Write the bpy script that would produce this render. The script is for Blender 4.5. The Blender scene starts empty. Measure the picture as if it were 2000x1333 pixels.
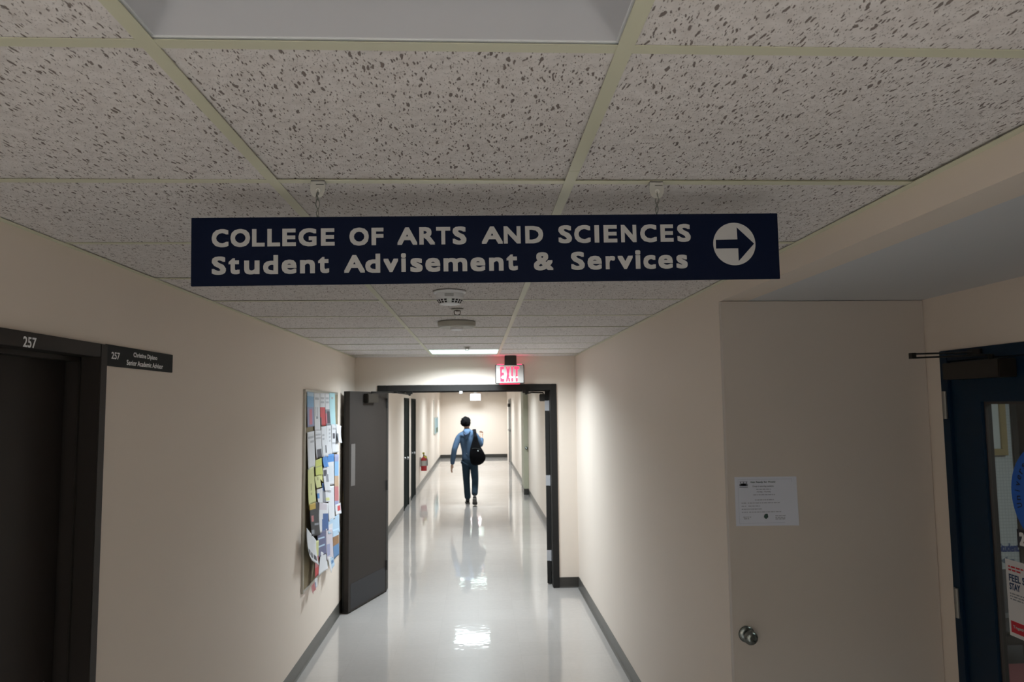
OFFICE_W = 12; LAMP_W = 50; LAMP_SPREAD = 150; LAMP_GAIN = {-5:1.35,-10:1.2,14:.66,20:.74,27:.74,33:.8,38:.9}
import bpy, bmesh, math, random
from mathutils import Vector, Matrix
R = random.Random(7)
SC = bpy.context.scene
COL = SC.collection
PI = math.pi
# ---------------------------------------------------------------- measures (metres)
CAM_Z = 1.9287; FOCAL = 1442.36; PITCH = .08623; YAW = .04796; ROLL = -.01115
CE = 2.4477            # ceiling height
XL, XR = -1.3016, 1.0625
XLF, XRF = -1.36, 1.10  # corridor beyond the double door
YF = 7.95; YF2 = 8.10  # wall with the double door
YEND = 27.5; YBACK = -7.0
BAR0, BARW = -.4658, .68635
ROW0, ROWS = 1.0370, .65270
YA = 3.135; XA = 1.963; ZA = 2.369

# ---------------------------------------------------------------- materials
MATS = {}
def mat(name, col, rough=.5, metal=0., spec=.5, emit=None, es=0., bump=None, coat=0., noise=None):
    if name in MATS: return MATS[name]
    m = bpy.data.materials.new(name); m.use_nodes = True
    nt = m.node_tree; b = nt.nodes['Principled BSDF']
    b.inputs['Base Color'].default_value = (*col, 1); b.inputs['Roughness'].default_value = rough
    b.inputs['Metallic'].default_value = metal; b.inputs['Specular IOR Level'].default_value = spec
    b.inputs['Coat Weight'].default_value = coat
    if emit:
        b.inputs['Emission Color'].default_value = (*emit, 1); b.inputs['Emission Strength'].default_value = es
    tc = nt.nodes.new('ShaderNodeTexCoord')
    n = nt.nodes.new('ShaderNodeTexNoise'); n.inputs['Scale'].default_value = (noise or (3., .04))[0]
    nt.links.new(tc.outputs['Object'], n.inputs['Vector'])
    mp = nt.nodes.new('ShaderNodeMapRange'); a = (noise or (3., .04))[1]
    mp.inputs['To Min'].default_value = 1 - a; mp.inputs['To Max'].default_value = 1 + a
    nt.links.new(n.outputs['Fac'], mp.inputs['Value'])
    mx = nt.nodes.new('ShaderNodeVectorMath'); mx.operation = 'SCALE'; mx.inputs[0].default_value = col
    nt.links.new(mp.outputs['Result'], mx.inputs['Scale']); nt.links.new(mx.outputs[0], b.inputs['Base Color'])
    if bump:
        n2 = nt.nodes.new('ShaderNodeTexNoise'); n2.inputs['Scale'].default_value = bump[0]; n2.inputs['Detail'].default_value = 4
        nt.links.new(tc.outputs['Object'], n2.inputs['Vector'])
        bp = nt.nodes.new('ShaderNodeBump'); bp.inputs['Strength'].default_value = bump[1]; bp.inputs['Distance'].default_value = bump[2]
        nt.links.new(n2.outputs['Fac'], bp.inputs['Height']); nt.links.new(bp.outputs[0], b.inputs['Normal'])
    MATS[name] = m; return m

def ceiling_tile_mat():
    m = bpy.data.materials.new('fissured mineral tile'); m.use_nodes = True
    nt = m.node_tree; b = nt.nodes['Principled BSDF']; L = nt.links.new
    N = nt.nodes.new
    b.inputs['Roughness'].default_value = .95; b.inputs['Specular IOR Level'].default_value = .15
    tc = N('ShaderNodeTexCoord')
    def fiss(scale_xy, vscale, thr, soft, rot, keep, warp=.012, dens=0.):
        n = N('ShaderNodeTexNoise'); n.inputs['Scale'].default_value = 22; n.inputs['Detail'].default_value = 3
        L(tc.outputs['Object'], n.inputs['Vector'])
        sub = N('ShaderNodeVectorMath'); sub.operation = 'SUBTRACT'; L(n.outputs['Color'], sub.inputs[0]); sub.inputs[1].default_value = (.5,.5,.5)
        sc = N('ShaderNodeVectorMath'); sc.operation = 'SCALE'; sc.inputs['Scale'].default_value = warp*2; L(sub.outputs[0], sc.inputs[0])
        ad = N('ShaderNodeVectorMath'); ad.operation = 'ADD'; L(tc.outputs['Object'], ad.inputs[0]); L(sc.outputs[0], ad.inputs[1])
        mp = N('ShaderNodeMapping'); mp.inputs['Rotation'].default_value = (0,0,rot); mp.inputs['Scale'].default_value = (scale_xy[0], scale_xy[1], 0)
        L(ad.outputs[0], mp.inputs['Vector'])
        v = N('ShaderNodeTexVoronoi'); v.voronoi_dimensions = '2D'; v.inputs['Scale'].default_value = vscale
        L(mp.outputs[0], v.inputs['Vector'])
        # per-cell random radius
        sep = N('ShaderNodeSeparateColor'); L(v.outputs['Color'], sep.inputs[0])
        r = N('ShaderNodeMapRange'); L(sep.outputs[0], r.inputs['Value']); r.inputs['From Min'].default_value = 1-keep; r.inputs['From Max'].default_value = 1
        r.inputs['To Min'].default_value = 0; r.inputs['To Max'].default_value = thr
        d = N('ShaderNodeMath'); d.operation = 'SUBTRACT'; L(r.outputs['Result'], d.inputs[0]); L(v.outputs['Distance'], d.inputs[1])
        o = N('ShaderNodeMapRange'); L(d.outputs[0], o.inputs['Value']); o.inputs['From Min'].default_value = 0; o.inputs['From Max'].default_value = soft
        return o.outputs['Result']
    f1 = fiss((1, .27), 125, .36, .06, 0.12, .34, .012)
    f2 = fiss((1, .28), 210, .34, .07, .22, .45, .010)
    f3 = fiss((1, .4), 420, .36, .12, .2, .5)
    mx = N('ShaderNodeMath'); mx.operation = 'MAXIMUM'; L(f1, mx.inputs[0]); L(f2, mx.inputs[1])
    h3 = N('ShaderNodeMath'); h3.operation = 'MULTIPLY'; L(f3, h3.inputs[0]); h3.inputs[1].default_value = .55
    mx2 = N('ShaderNodeMath'); mx2.operation = 'MAXIMUM'; L(mx.outputs[0], mx2.inputs[0]); L(h3.outputs[0], mx2.inputs[1])
    n = N('ShaderNodeTexNoise'); n.inputs['Scale'].default_value = 45; n.inputs['Detail'].default_value = 5; L(tc.outputs['Object'], n.inputs['Vector'])
    rmp = N('ShaderNodeValToRGB'); rmp.color_ramp.elements[0].position = .3; rmp.color_ramp.elements[0].color = (.63,.60,.585,1)
    rmp.color_ramp.elements[1].position = .7; rmp.color_ramp.elements[1].color = (.74,.715,.705,1); L(n.outputs['Fac'], rmp.inputs[0])
    mc = N('ShaderNodeMix'); mc.data_type = 'RGBA'; L(mx2.outputs[0], mc.inputs[0]); L(rmp.outputs[0], mc.inputs[6]); mc.inputs[7].default_value = (.21,.18,.17,1)
    L(mc.outputs[2], b.inputs['Base Color'])
    inv = N('ShaderNodeMath'); inv.operation = 'SUBTRACT'; inv.inputs[0].default_value = 1; L(mx2.outputs[0], inv.inputs[1])
    add = N('ShaderNodeMath'); add.operation = 'ADD'; L(inv.outputs[0], add.inputs[0])
    nm = N('ShaderNodeMath'); nm.operation = 'MULTIPLY'; L(n.outputs['Fac'], nm.inputs[0]); nm.inputs[1].default_value = .3; L(nm.outputs[0], add.inputs[1])
    bp = N('ShaderNodeBump'); bp.inputs['Strength'].default_value = .6; bp.inputs['Distance'].default_value = .002; L(add.outputs[0], bp.inputs['Height'])
    L(bp.outputs[0], b.inputs['Normal'])
    return m

def floor_mat():
    m = bpy.data.materials.new('waxed vinyl tile'); m.use_nodes = True
    nt = m.node_tree; b = nt.nodes['Principled BSDF']; L = nt.links.new; N = nt.nodes.new
    tc = N('ShaderNodeTexCoord')
    br = N('ShaderNodeTexBrick'); br.offset = 0; br.inputs['Scale'].default_value = 1; br.inputs['Brick Width'].default_value = .326; br.inputs['Row Height'].default_value = .326
    br.inputs['Mortar Size'].default_value = .0012; br.inputs['Mortar Smooth'].default_value = .3
    br.inputs['Color1'].default_value = (.44,.415,.395,1); br.inputs['Color2'].default_value = (.465,.44,.42,1); br.inputs['Mortar'].default_value = (.40,.375,.355,1)
    L(tc.outputs['Object'], br.inputs['Vector'])
    n = N('ShaderNodeTexNoise'); n.inputs['Scale'].default_value = 30; n.inputs['Detail'].default_value = 6; L(tc.outputs['Object'], n.inputs['Vector'])
    mr = N('ShaderNodeMapRange'); mr.inputs['To Min'].default_value = .93; mr.inputs['To Max'].default_value = 1.07; L(n.outputs['Fac'], mr.inputs['Value'])
    vm = N('ShaderNodeVectorMath'); vm.operation = 'SCALE'; L(br.outputs['Color'], vm.inputs[0]); L(mr.outputs['Result'], vm.inputs['Scale'])
    L(vm.outputs[0], b.inputs['Base Color'])
    b.inputs['Roughness'].default_value = .32
    b.inputs['Coat Weight'].default_value = 1.; b.inputs['Coat Roughness'].default_value = .045; b.inputs['Coat IOR'].default_value = 1.55
    n2 = N('ShaderNodeTexNoise'); n2.inputs['Scale'].default_value = 2.2; n2.inputs['Detail'].default_value = 2; L(tc.outputs['Object'], n2.inputs['Vector'])
    n3 = N('ShaderNodeTexNoise'); n3.inputs['Scale'].default_value = 14; n3.inputs['Detail'].default_value = 1; L(tc.outputs['Object'], n3.inputs['Vector'])
    ad = N('ShaderNodeMath'); ad.operation = 'MULTIPLY_ADD'; L(n3.outputs['Fac'], ad.inputs[0]); ad.inputs[1].default_value = .22; L(n2.outputs['Fac'], ad.inputs[2])
    bp = N('ShaderNodeBump'); bp.inputs['Strength'].default_value = .55; bp.inputs['Distance'].default_value = .004; L(ad.outputs[0], bp.inputs['Height'])
    L(bp.outputs[0], b.inputs['Coat Normal'])
    return m

def grid_panel_mat():
    m = bpy.data.materials.new('fine woven wall panel'); m.use_nodes = True
    nt = m.node_tree; b = nt.nodes['Principled BSDF']; L = nt.links.new; N = nt.nodes.new
    tc = N('ShaderNodeTexCoord'); mp = N('ShaderNodeMapping'); mp.inputs['Rotation'].default_value = (PI/2,0,0); L(tc.outputs['Object'], mp.inputs['Vector'])
    br = N('ShaderNodeTexBrick'); br.offset = 0; br.inputs['Scale'].default_value = 1; br.inputs['Brick Width'].default_value = .018; br.inputs['Row Height'].default_value = .018
    br.inputs['Mortar Size'].default_value = .0018
    br.inputs['Color1'].default_value = (.52,.56,.58,1); br.inputs['Color2'].default_value = (.50,.54,.57,1); br.inputs['Mortar'].default_value = (.40,.44,.47,1)
    L(mp.outputs[0], br.inputs['Vector']); L(br.outputs['Color'], b.inputs['Base Color']); b.inputs['Roughness'].default_value = .6
    return m

PAINT = mat('wall paint', (.75,.665,.585), .55, spec=.35, bump=(160,.12,.001), noise=(1.2,.02))
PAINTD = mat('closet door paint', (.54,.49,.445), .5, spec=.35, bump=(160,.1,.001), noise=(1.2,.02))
SOFFIT = mat('soffit paint', (.62,.63,.65), .6, spec=.3, bump=(160,.1,.001), noise=(1.2,.02))
TILE = ceiling_tile_mat()
TBAR = mat('painted steel grid', (.60,.60,.46), .45, spec=.4)
VOID = mat('plenum dark', (.02,.018,.016), .9)
FLOOR = floor_mat()
DBROWN = mat('dark brown enamel', (.025,.0205,.018), .55, spec=.25, bump=(90,.06,.001))
DBLACK = mat('dark bronze paint', (.016,.015,.014), .55, spec=.22)
VBASE = mat('vinyl base', (.085,.082,.074), .35, spec=.5)
VBASED = mat('dark vinyl base', (.035,.033,.029), .35, spec=.5)
STEEL = mat('brushed steel', (.55,.55,.56), .35, metal=.9)
KNOB = mat('aged pewter', (.22,.24,.23), .25, metal=.9)
BRASS = mat('brass', (.5,.38,.15), .35, metal=.9)
NAVY = mat('navy sign panel', (.0010,.0048,.022), .55, spec=.12)
LETTER = mat('white vinyl letter', (.42,.42,.42), .6)
LETTERB = mat('bright white letter', (.85,.86,.88), .6)
PLATE = mat('charcoal plastic plate', (.018,.021,.022), .7, spec=.2)
WHITEP = mat('white plastic', (.78,.80,.82), .4)
CREAMP = mat('aged cream plastic', (.40,.39,.34), .5)
DARKS = mat('dark slot', (.012,.013,.013), .7)
CLIPM = mat('translucent grey clip', (.42,.42,.39), .35)
CORK = mat('cork', (.24,.20,.12), .9, noise=(120,.25))  # whole panel darkened to carry the shadow at its lower left
ALU = mat('anodised aluminium', (.50,.49,.44), .35, metal=.6)
BLUEP = mat('blue enamel', (.0012,.016,.040), .45, spec=.25)
CLOSER = mat('bronze closer cover', (.016,.012,.008), .45)
ROD = mat('black steel rod', (.012,.012,.011), .3, metal=.4)
LENS = mat('lit prismatic lens', (.8,.85,.82), .4, emit=(.74,1.,.92), es=1.9)
LENSOFF = mat('unlit acrylic lens', (.66,.67,.67), .5, spec=.3)
LENSOFF_SHADE = mat('unlit lens slope shade', (.44,.45,.48), .5, spec=.3)  # darker copy of the lens colour, paints shade on its sloping sides
FIXW = mat('white enamel fixture', (.66,.68,.70), .4)

# ---------------------------------------------------------------- mesh helpers
class MB:
    def __init__(s): s.v = []; s.f = []; s.m = []
    def add(s, vs, fs, mi=0):
        o = len(s.v); s.v += [Vector(p) for p in vs]
        for f in fs: s.f.append([o+i for i in f]); s.m.append(mi)
        return s
    def box(s, a, b, mi=0, M=None):
        x0,y0,z0 = a; x1,y1,z1 = b
        vs = [Vector(p) for p in ((x0,y0,z0),(x1,y0,z0),(x1,y1,z0),(x0,y1,z0),(x0,y0,z1),(x1,y0,z1),(x1,y1,z1),(x0,y1,z1))]
        if M: vs = [M @ p for p in vs]
        return s.add(vs, [(0,3,2,1),(4,5,6,7),(0,1,5,4),(1,2,6,5),(2,3,7,6),(3,0,4,7)], mi)
    def lathe(s, prof, n=32, c=(0,0,0), axis='z', mi=0, M=None):
        vs = []; fs = []; k = len(prof)
        for i in range(n):
            a = 2*PI*i/n
            for r, h in prof:
                p = (r*math.cos(a), r*math.sin(a), h)
                if axis == 'y': p = (p[0], p[2], p[1])
                if axis == 'x': p = (p[2], p[0], p[1])
                vs.append(Vector(p)+Vector(c))
        if M: vs = [M @ p for p in vs]
        for i in range(n):
            j = (i+1) % n
            for q in range(k-1): fs.append((i*k+q, j*k+q, j*k+q+1, i*k+q+1))
        fs.append([i*k for i in range(n)][::-1]); fs.append([i*k+k-1 for i in range(n)])
        return s.add(vs, fs, mi)
    def tube(s, pts, r, n=10, mi=0, closed=False):
        pts = [Vector(p) for p in pts]; vs = []; fs = []
        rr = r if isinstance(r, (list, tuple)) else [r]*len(pts)
        up = Vector((.13,.31,.94))
        for i, p in enumerate(pts):
            d = (pts[min(i+1, len(pts)-1)] - pts[max(i-1, 0)])
            if d.length < 1e-9: d = Vector((0,0,1))
            d.normalize(); a = d.cross(up)
            if a.length < .05: a = d.cross(Vector((1,0,0)))
            a.normalize(); b = d.cross(a)
            for k in range(n):
                t = 2*PI*k/n; vs.append(p + (a*math.cos(t)+b*math.sin(t))*rr[i])
        for i in range(len(pts)-1):
            for k in range(n): fs.append((i*n+k, i*n+(k+1)%n, (i+1)*n+(k+1)%n, (i+1)*n+k))
        fs.append(list(range(n))[::-1]); fs.append([(len(pts)-1)*n+k for k in range(n)])
        return s.add(vs, fs, mi)
    def build(s, name, mats, parent=None, smooth=False, bevel=0.):
        me = bpy.data.meshes.new(name); me.from_pydata(s.v, [], s.f)
        for m in (mats if isinstance(mats, (list, tuple)) else [mats]): me.materials.append(m)
        for p, i in zip(me.polygons, s.m): p.material_index = i
        bm = bmesh.new(); bm.from_mesh(me)
        bmesh.ops.recalc_face_normals(bm, faces=bm.faces)
        if bevel:
            es = [e for e in bm.edges if len(e.link_faces) == 2 and e.calc_face_angle(0) > .6]
            bmesh.ops.bevel(bm, geom=es, offset=bevel, segments=2, affect='EDGES', clamp_overlap=True)
        bm.to_mesh(me); bm.free()
        if smooth: me.shade_smooth()
        return link(name, me, parent)
def link(name, me, parent=None):
    o = bpy.data.objects.new(name, me); COL.objects.link(o)
    if parent: o.parent = parent
    return o
def smooth_angle(o, a=.7):
    me = o.data; me.shade_smooth(); bm = bmesh.new(); bm.from_mesh(me)
    for e in bm.edges:
        if len(e.link_faces) == 2 and e.calc_face_angle(0) > a: e.smooth = False
    bm.to_mesh(me); bm.free(); return o
def empty(name, loc, label=None, cat=None, group=None, rz=0):
    o = bpy.data.objects.new(name, None); COL.objects.link(o); o.location = loc; o.rotation_euler = (0,0,rz)
    o.empty_display_size = .1
    return tag(o, label, cat, group)
def tag(o, label=None, cat=None, group=None, kind=None):
    if label: o['label'] = label
    if cat: o['category'] = cat
    if group: o['group'] = group
    if kind: o['kind'] = kind
    return o
def struct(o): o['kind'] = 'structure'; return o
def part(p, o, label=None):
    """parent o (built in world coordinates) under the empty p, keeping its place"""
    bpy.context.view_layer.update()
    o.parent = p; o.matrix_parent_inverse = Matrix.Identity(4)
    o.data.transform(p.matrix_world.inverted())
    if label: o['label'] = label
    return o
def sub(p, o, root):
    """o built in world coordinates becomes a child of the part p (whose mesh is local to root)"""
    bpy.context.view_layer.update()
    o.parent = p; o.data.transform(root.matrix_world.inverted() if root else Matrix.Identity(4)); return o
def copy_tree(o, parent=None):
    c = o.copy(); COL.objects.link(c)
    if parent: c.parent = parent
    for ch in list(o.children): copy_tree(ch, c)
    return c

def text_mesh(name, lines, M, mt, bold=0., depth=.0004):
    """lines: (string, x0, x1, y0, y1) boxes in the plane of matrix M; glyph outlines stretched into the box, struck several times for weight"""
    mb = MB()
    for k, (s, x0, x1, y0, y1) in enumerate(lines):
        c = bpy.data.curves.new('txt', 'FONT'); c.body = s; c.resolution_u = 3; c.fill_mode = 'FRONT'
        o = bpy.data.objects.new('txt', c); COL.objects.link(o)
        bpy.context.view_layer.update()
        me = bpy.data.meshes.new_from_object(o.evaluated_get(bpy.context.evaluated_depsgraph_get()))
        bpy.data.objects.remove(o); bpy.data.curves.remove(c)
        xs = [v.co.x for v in me.vertices]; ys = [v.co.y for v in me.vertices]
        ax, bx, ay, by = min(xs), max(xs), min(ys), max(ys)
        b = bold
        sx = (x1-x0-2*b)/(bx-ax); sy = (y1-y0-2*b)/(by-ay)
        offs = [(0,0)] if b == 0 else [(b*i, b*j) for i in (-1,0,1) for j in (-1,0,1)]
        base = [((v.co.x-ax)*sx + x0 + b, (v.co.y-ay)*sy + y0 + b) for v in me.vertices]
        fs = [tuple(p.vertices) for p in me.polygons]
        for q, (dx, dy) in enumerate(offs):
            mb.add([M @ Vector((x+dx, y+dy, depth + q*1e-5)) for x, y in base], fs)
        bpy.data.meshes.remove(me)
    me = bpy.data.meshes.new(name); me.from_pydata(mb.v, [], mb.f); me.materials.append(mt)
    return link(name, me)
def frame(o, ux, uz):
    """matrix of a plane: origin o, x axis ux (reading direction), y axis uz (up), z out of the plane"""
    ux = Vector(ux).normalized(); uz = Vector(uz).normalized(); n = ux.cross(uz)
    return Matrix(((ux.x,uz.x,n.x,o[0]),(ux.y,uz.y,n.y,o[1]),(ux.z,uz.z,n.z,o[2]),(0,0,0,1)))
PAPERS=[
 ('blue_poster_sheet', 'tall blue poster with pink figure, top left of the bulletin board', [[5.664, 2.047], [5.896, 2.043], [5.901, 1.778], [5.671, 1.777]], [(0, 0, 1, 1, 'ltblue'), (0, 0.1, 1, 0.45, 'blue2'), (0, 0.45, 1, 1, 'lilac'), (0.35, 0.5, 0.75, 0.95, 'pink')]),
 ('paper_flyer', 'white flyer with a faint oval drawing, second from left in the top row', [[5.896, 2.043], [6.116, 2.043], [6.123, 1.735], [5.912, 1.742]], [(0, 0, 1, 1, 'white'), (0.2, 0.12, 0.8, 0.22, 'text'), (0.25, 0.38, 0.35, 0.65, 'grey'), (0.6, 0.38, 0.7, 0.65, 'grey'), (0.3, 0.36, 0.65, 0.4, 'grey'), (0.3, 0.64, 0.65, 0.68, 'grey')]),
 ('paper_flyer', 'white flyer with red photo on its lower half, top row of board', [[6.116, 2.043], [6.312, 2.044], [6.326, 1.771], [6.12, 1.776]], [(0, 0, 1, 1, 'white'), (0.15, 0.12, 0.8, 0.35, 'text'), (0, 0.46, 1, 1, 'red'), (0, 0.75, 0.25, 1, 'dark')]),
 ('paper_flyer', 'white flyer with dark grey figure photo beside the red flyer', [[6.312, 2.044], [6.497, 2.045], [6.523, 1.77], [6.326, 1.771]], [(0, 0, 1, 1, 'white'), (0.15, 0.12, 0.85, 0.35, 'text'), (0, 0.52, 1, 1, 'grey'), (0.3, 0.55, 0.9, 0.95, 'dark'), (0, 0.6, 0.3, 0.95, 'pink')]),
 ('cyan_paper', 'plain pale cyan sheet at top right corner of the board', [[6.486, 2.051], [6.742, 2.051], [6.757, 1.759], [6.511, 1.77]], [(0, 0, 1, 1, 'cyan'), (0.3, 0.12, 0.7, 0.18, 'text')]),
 ('paper_flyer', 'white text sheet with grey lines below the blue poster', [[5.664, 1.739], [5.903, 1.742], [5.927, 1.462], [5.68, 1.46]], [(0, 0, 1, 1, 'white'), (0.1, 0.06, 0.9, 0.16, 'text'), (0.4, 0.22, 0.9, 0.4, 'text')]),
 ('paper_flyer', 'white sheet with dark round picture at its bottom edge', [[5.93, 1.742], [6.152, 1.738], [6.174, 1.521], [5.942, 1.525]], [(0, 0, 1, 1, 'white'), (0.1, 0.08, 0.9, 0.4, 'text'), (0.2, 0.68, 0.95, 1, 'dark')]),
 ('paper_flyer', 'narrow white sheet with small heading under the red flyer', [[6.151, 1.767], [6.358, 1.766], [6.382, 1.511], [6.174, 1.517]], [(0, 0, 1, 1, 'white'), (0.2, 0.08, 0.7, 0.13, 'text'), (0.2, 0.2, 0.6, 0.5, 'text'), (0.7, 0.6, 0.85, 0.85, 'dark')]),
 ('paper_flyer', 'narrow white sheet with grey side text under the dark figure flyer', [[6.358, 1.77], [6.556, 1.773], [6.57, 1.516], [6.381, 1.519]], [(0, 0, 1, 1, 'white'), (0.5, 0.08, 0.8, 0.6, 'text')]),
 ('paper_flyer', 'white notice with bold heading and dark photo below the cyan sheet', [[6.568, 1.778], [6.88, 1.765], [6.892, 1.513], [6.581, 1.524]], [(0, 0, 1, 1, 'white'), (0.15, 0.05, 0.7, 0.2, 'text'), (0.15, 0.32, 0.5, 0.52, 'dark'), (0.1, 0.65, 0.8, 0.75, 'text')]),
 ('curled_paper', 'curled white sheet sticking out past the right edge of the board', [[6.781, 1.772], [7.035, 1.747], [6.913, 1.596], [6.764, 1.612]], [(0, 0, 1, 1, 'white'), (0.1, 0.5, 0.5, 0.95, 'dark')]),
 ('yellow_paper', 'large pale yellow sheet with tear tabs at left of the board', [[5.671, 1.464], [5.872, 1.471], [5.923, 1.189], [5.67, 1.188]], [(0, 0, 1, 1, 'yellow'), (0.4, 0.45, 0.6, 0.6, 'olive'), (0.4, 0.7, 0.6, 0.76, 'olive')]),
 ('yellow_note', 'bright yellow green note in the middle of the board', [[5.924, 1.51], [6.154, 1.514], [6.161, 1.381], [5.894, 1.394]], [(0, 0, 1, 1, 'lime'), (0, 0.45, 1, 0.52, 'olive')]),
 ('yellow_strip', 'tilted yellow strip slanting down right from the bright note', [[6.006, 1.383], [6.181, 1.387], [6.372, 1.289], [6.31, 1.274]], [(0, 0, 1, 1, 'yellow2')]),
 ('yellow_note', 'pale yellow note with dark gap under the bright note', [[5.876, 1.392], [6.083, 1.38], [6.127, 1.282], [5.955, 1.289]], [(0, 0, 1, 1, 'yellow'), (0.4, 0.1, 0.7, 0.4, 'olive')]),
 ('blue_flyer', 'sheet with solid blue block left of the blue header sheet', [[6.174, 1.517], [6.36, 1.521], [6.365, 1.426], [6.179, 1.433]], [(0, 0, 1, 1, 'blue')]),
 ('paper_flyer', 'white sheet with bright blue header band, centre right of board', [[6.36, 1.525], [6.65, 1.515], [6.652, 1.247], [6.373, 1.268]], [(0, 0, 1, 1, 'white'), (0, 0, 1, 0.26, 'blue'), (0.2, 0.35, 0.9, 0.85, 'faint')]),
 ('paper_flyer', 'white sheet with dark curved photo left of blue header sheet', [[6.178, 1.437], [6.408, 1.427], [6.44, 1.213], [6.209, 1.24]], [(0, 0, 1, 1, 'white'), (0.1, 0.1, 0.7, 0.35, 'dark'), (0.5, 0.3, 0.9, 0.6, 'grey')]),
 ('long_poster', 'long narrow poster of purple blue tan and red photos at right edge', [[6.674, 1.509], [6.868, 1.496], [6.869, 0.981], [6.676, 1.008]], [(0, 0, 1, 1, 'lilac'), (0, 0.15, 1, 0.35, 'blue2'), (0, 0.35, 1, 0.55, 'tan'), (0, 0.55, 1, 0.8, 'rose')]),
 ('paper_flyer', 'tall white sheet below the blue header sheet', [[6.395, 1.257], [6.652, 1.238], [6.655, 0.949], [6.389, 0.964]], [(0, 0, 1, 1, 'white'), (0.2, 0.1, 0.5, 0.2, 'text')]),
 ('blue_flyer', 'narrow blue and grey flyer below tilted yellow strip', [[6.145, 1.313], [6.267, 1.292], [6.275, 1.14], [6.153, 1.156]], [(0, 0, 1, 1, 'grey'), (0, 0, 1, 0.4, 'navy')]),
 ('paper_flyer', 'small white flyer with pale yellow foot at board centre', [[6.25, 1.235], [6.418, 1.224], [6.423, 1.125], [6.254, 1.147]], [(0, 0, 1, 1, 'white'), (0, 0.6, 1, 0.9, 'yellow')]),
 ('paper_flyer', 'small white flyer with blue spot right of large yellow sheet', [[5.937, 1.283], [6.147, 1.271], [6.154, 1.147], [5.961, 1.181]], [(0, 0, 1, 1, 'white'), (0, 0.3, 0.4, 0.7, 'blue')]),
 ('dark_poster', 'dark photo poster with gold top under the large yellow sheet', [[5.677, 1.202], [5.998, 1.184], [6.012, 0.919], [5.708, 0.964]], [(0, 0, 1, 1, 'black'), (0, 0, 0.65, 0.17, 'gold'), (0.15, 0.35, 0.4, 0.55, 'rose'), (0.0, 0.8, 0.4, 0.95, 'grey'), (0.5, 0.6, 0.9, 0.7, 'grey')]),
 ('navy_flyer', 'white flyer with slanting navy block in lower middle of board', [[6.017, 1.177], [6.381, 1.118], [6.371, 0.899], [5.993, 0.934]], [(0, 0, 1, 1, 'white'), (0, 0.0, 0.8, 0.25, 'pinkw'), (0.45, 0.4, 1, 1, 'navy'), (0.3, 0.55, 0.5, 1, 'navy')]),
 ('paper_flyer', 'white flyer with red dot at right edge of the board', [[6.673, 1.066], [6.94, 1.05], [6.944, 0.956], [6.677, 0.977]], [(0, 0, 1, 1, 'white'), (0.4, 0.2, 0.9, 0.7, 'red')]),
 ('pale_blue_flyer', 'pale sky blue flyer at lower right of the board', [[6.346, 0.971], [6.869, 0.963], [6.878, 0.797], [6.352, 0.869]], [(0, 0, 1, 1, 'ltblue'), (0, 0.3, 0.4, 0.6, 'white')]),
 ('paper_notice', 'white notice with torn tabs curling off lower left board edge', [[5.539, 1.052], [5.867, 0.905], [5.841, 0.722], [5.518, 0.855]], [(0, 0, 1, 1, 'white'), (0.1, 0.7, 0.9, 0.9, 'dark'), (0.3, 0.62, 0.4, 0.95, 'white'), (0.6, 0.62, 0.7, 0.95, 'white')]),
 ('navy_poster', 'dark navy purple poster with pale slanted lines, lower board', [[5.936, 0.956], [6.266, 0.917], [6.277, 0.724], [5.965, 0.754]], [(0, 0, 1, 1, 'navyp'), (0.1, 0.25, 0.8, 0.33, 'ltblue'), (0.1, 0.55, 0.8, 0.62, 'ltblue')]),
 ('grey_flyer', 'pale lilac grey flyer right of the navy purple poster', [[6.266, 0.925], [6.545, 0.888], [6.558, 0.635], [6.28, 0.666]], [(0, 0, 1, 1, 'pinkw'), (0.1, 0.5, 0.6, 0.9, 'lilac')]),
 ('photo_poster', 'brown and blue photo poster in lower right corner of board', [[6.546, 0.87], [6.826, 0.842], [6.838, 0.605], [6.581, 0.613]], [(0, 0, 1, 1, 'ltblue'), (0, 0.25, 1, 0.55, 'brown'), (0, 0.55, 1, 1, 'blue3')]),
 ('paper_flyer', 'blank white sheet hanging low under the navy purple poster', [[6.076, 0.78], [6.319, 0.7], [6.304, 0.595], [5.936, 0.62]], [(0, 0, 1, 1, 'white')]),
 ('paper_strip', 'thin yellow and red paper strip behind the torn tab notice', [[5.849, 0.901], [5.977, 0.886], [5.954, 0.624], [5.829, 0.629]], [(0, 0, 1, 1, 'yellow'), (0, 0.45, 1, 1, 'rose'), (0, 0.75, 1, 1, 'red')]),
 ('paper_scrap', 'small white scrap near the bottom corner of the board', [[5.829, 0.621], [5.937, 0.608], [5.922, 0.546], [5.851, 0.547]], [(0, 0, 1, 1, 'white'), (0, 0.4, 0.3, 1, 'navy')]),
 ('pink_scrap', 'faded pink scrap at the very bottom corner of the board', [[5.728, 0.596], [5.831, 0.598], [5.816, 0.548], [5.715, 0.535]], [(0, 0, 1, 1, 'rose')]),
 ('paper_flyer', 'pale blue white flyer hanging below the lilac grey flyer', [[6.32, 0.683], [6.58, 0.639], [6.561, 0.574], [6.411, 0.538]], [(0, 0, 1, 1, 'ltblue'), (0.5, 0.3, 0.9, 0.6, 'blue3'), (0, 0, 0.4, 1, 'white')]),
]
# ================================================================ THE SHELL
struct(MB().box((-3.2,YBACK-.1,-.1),(5.2,YEND+.1,0)).build('floor', FLOOR))
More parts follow.
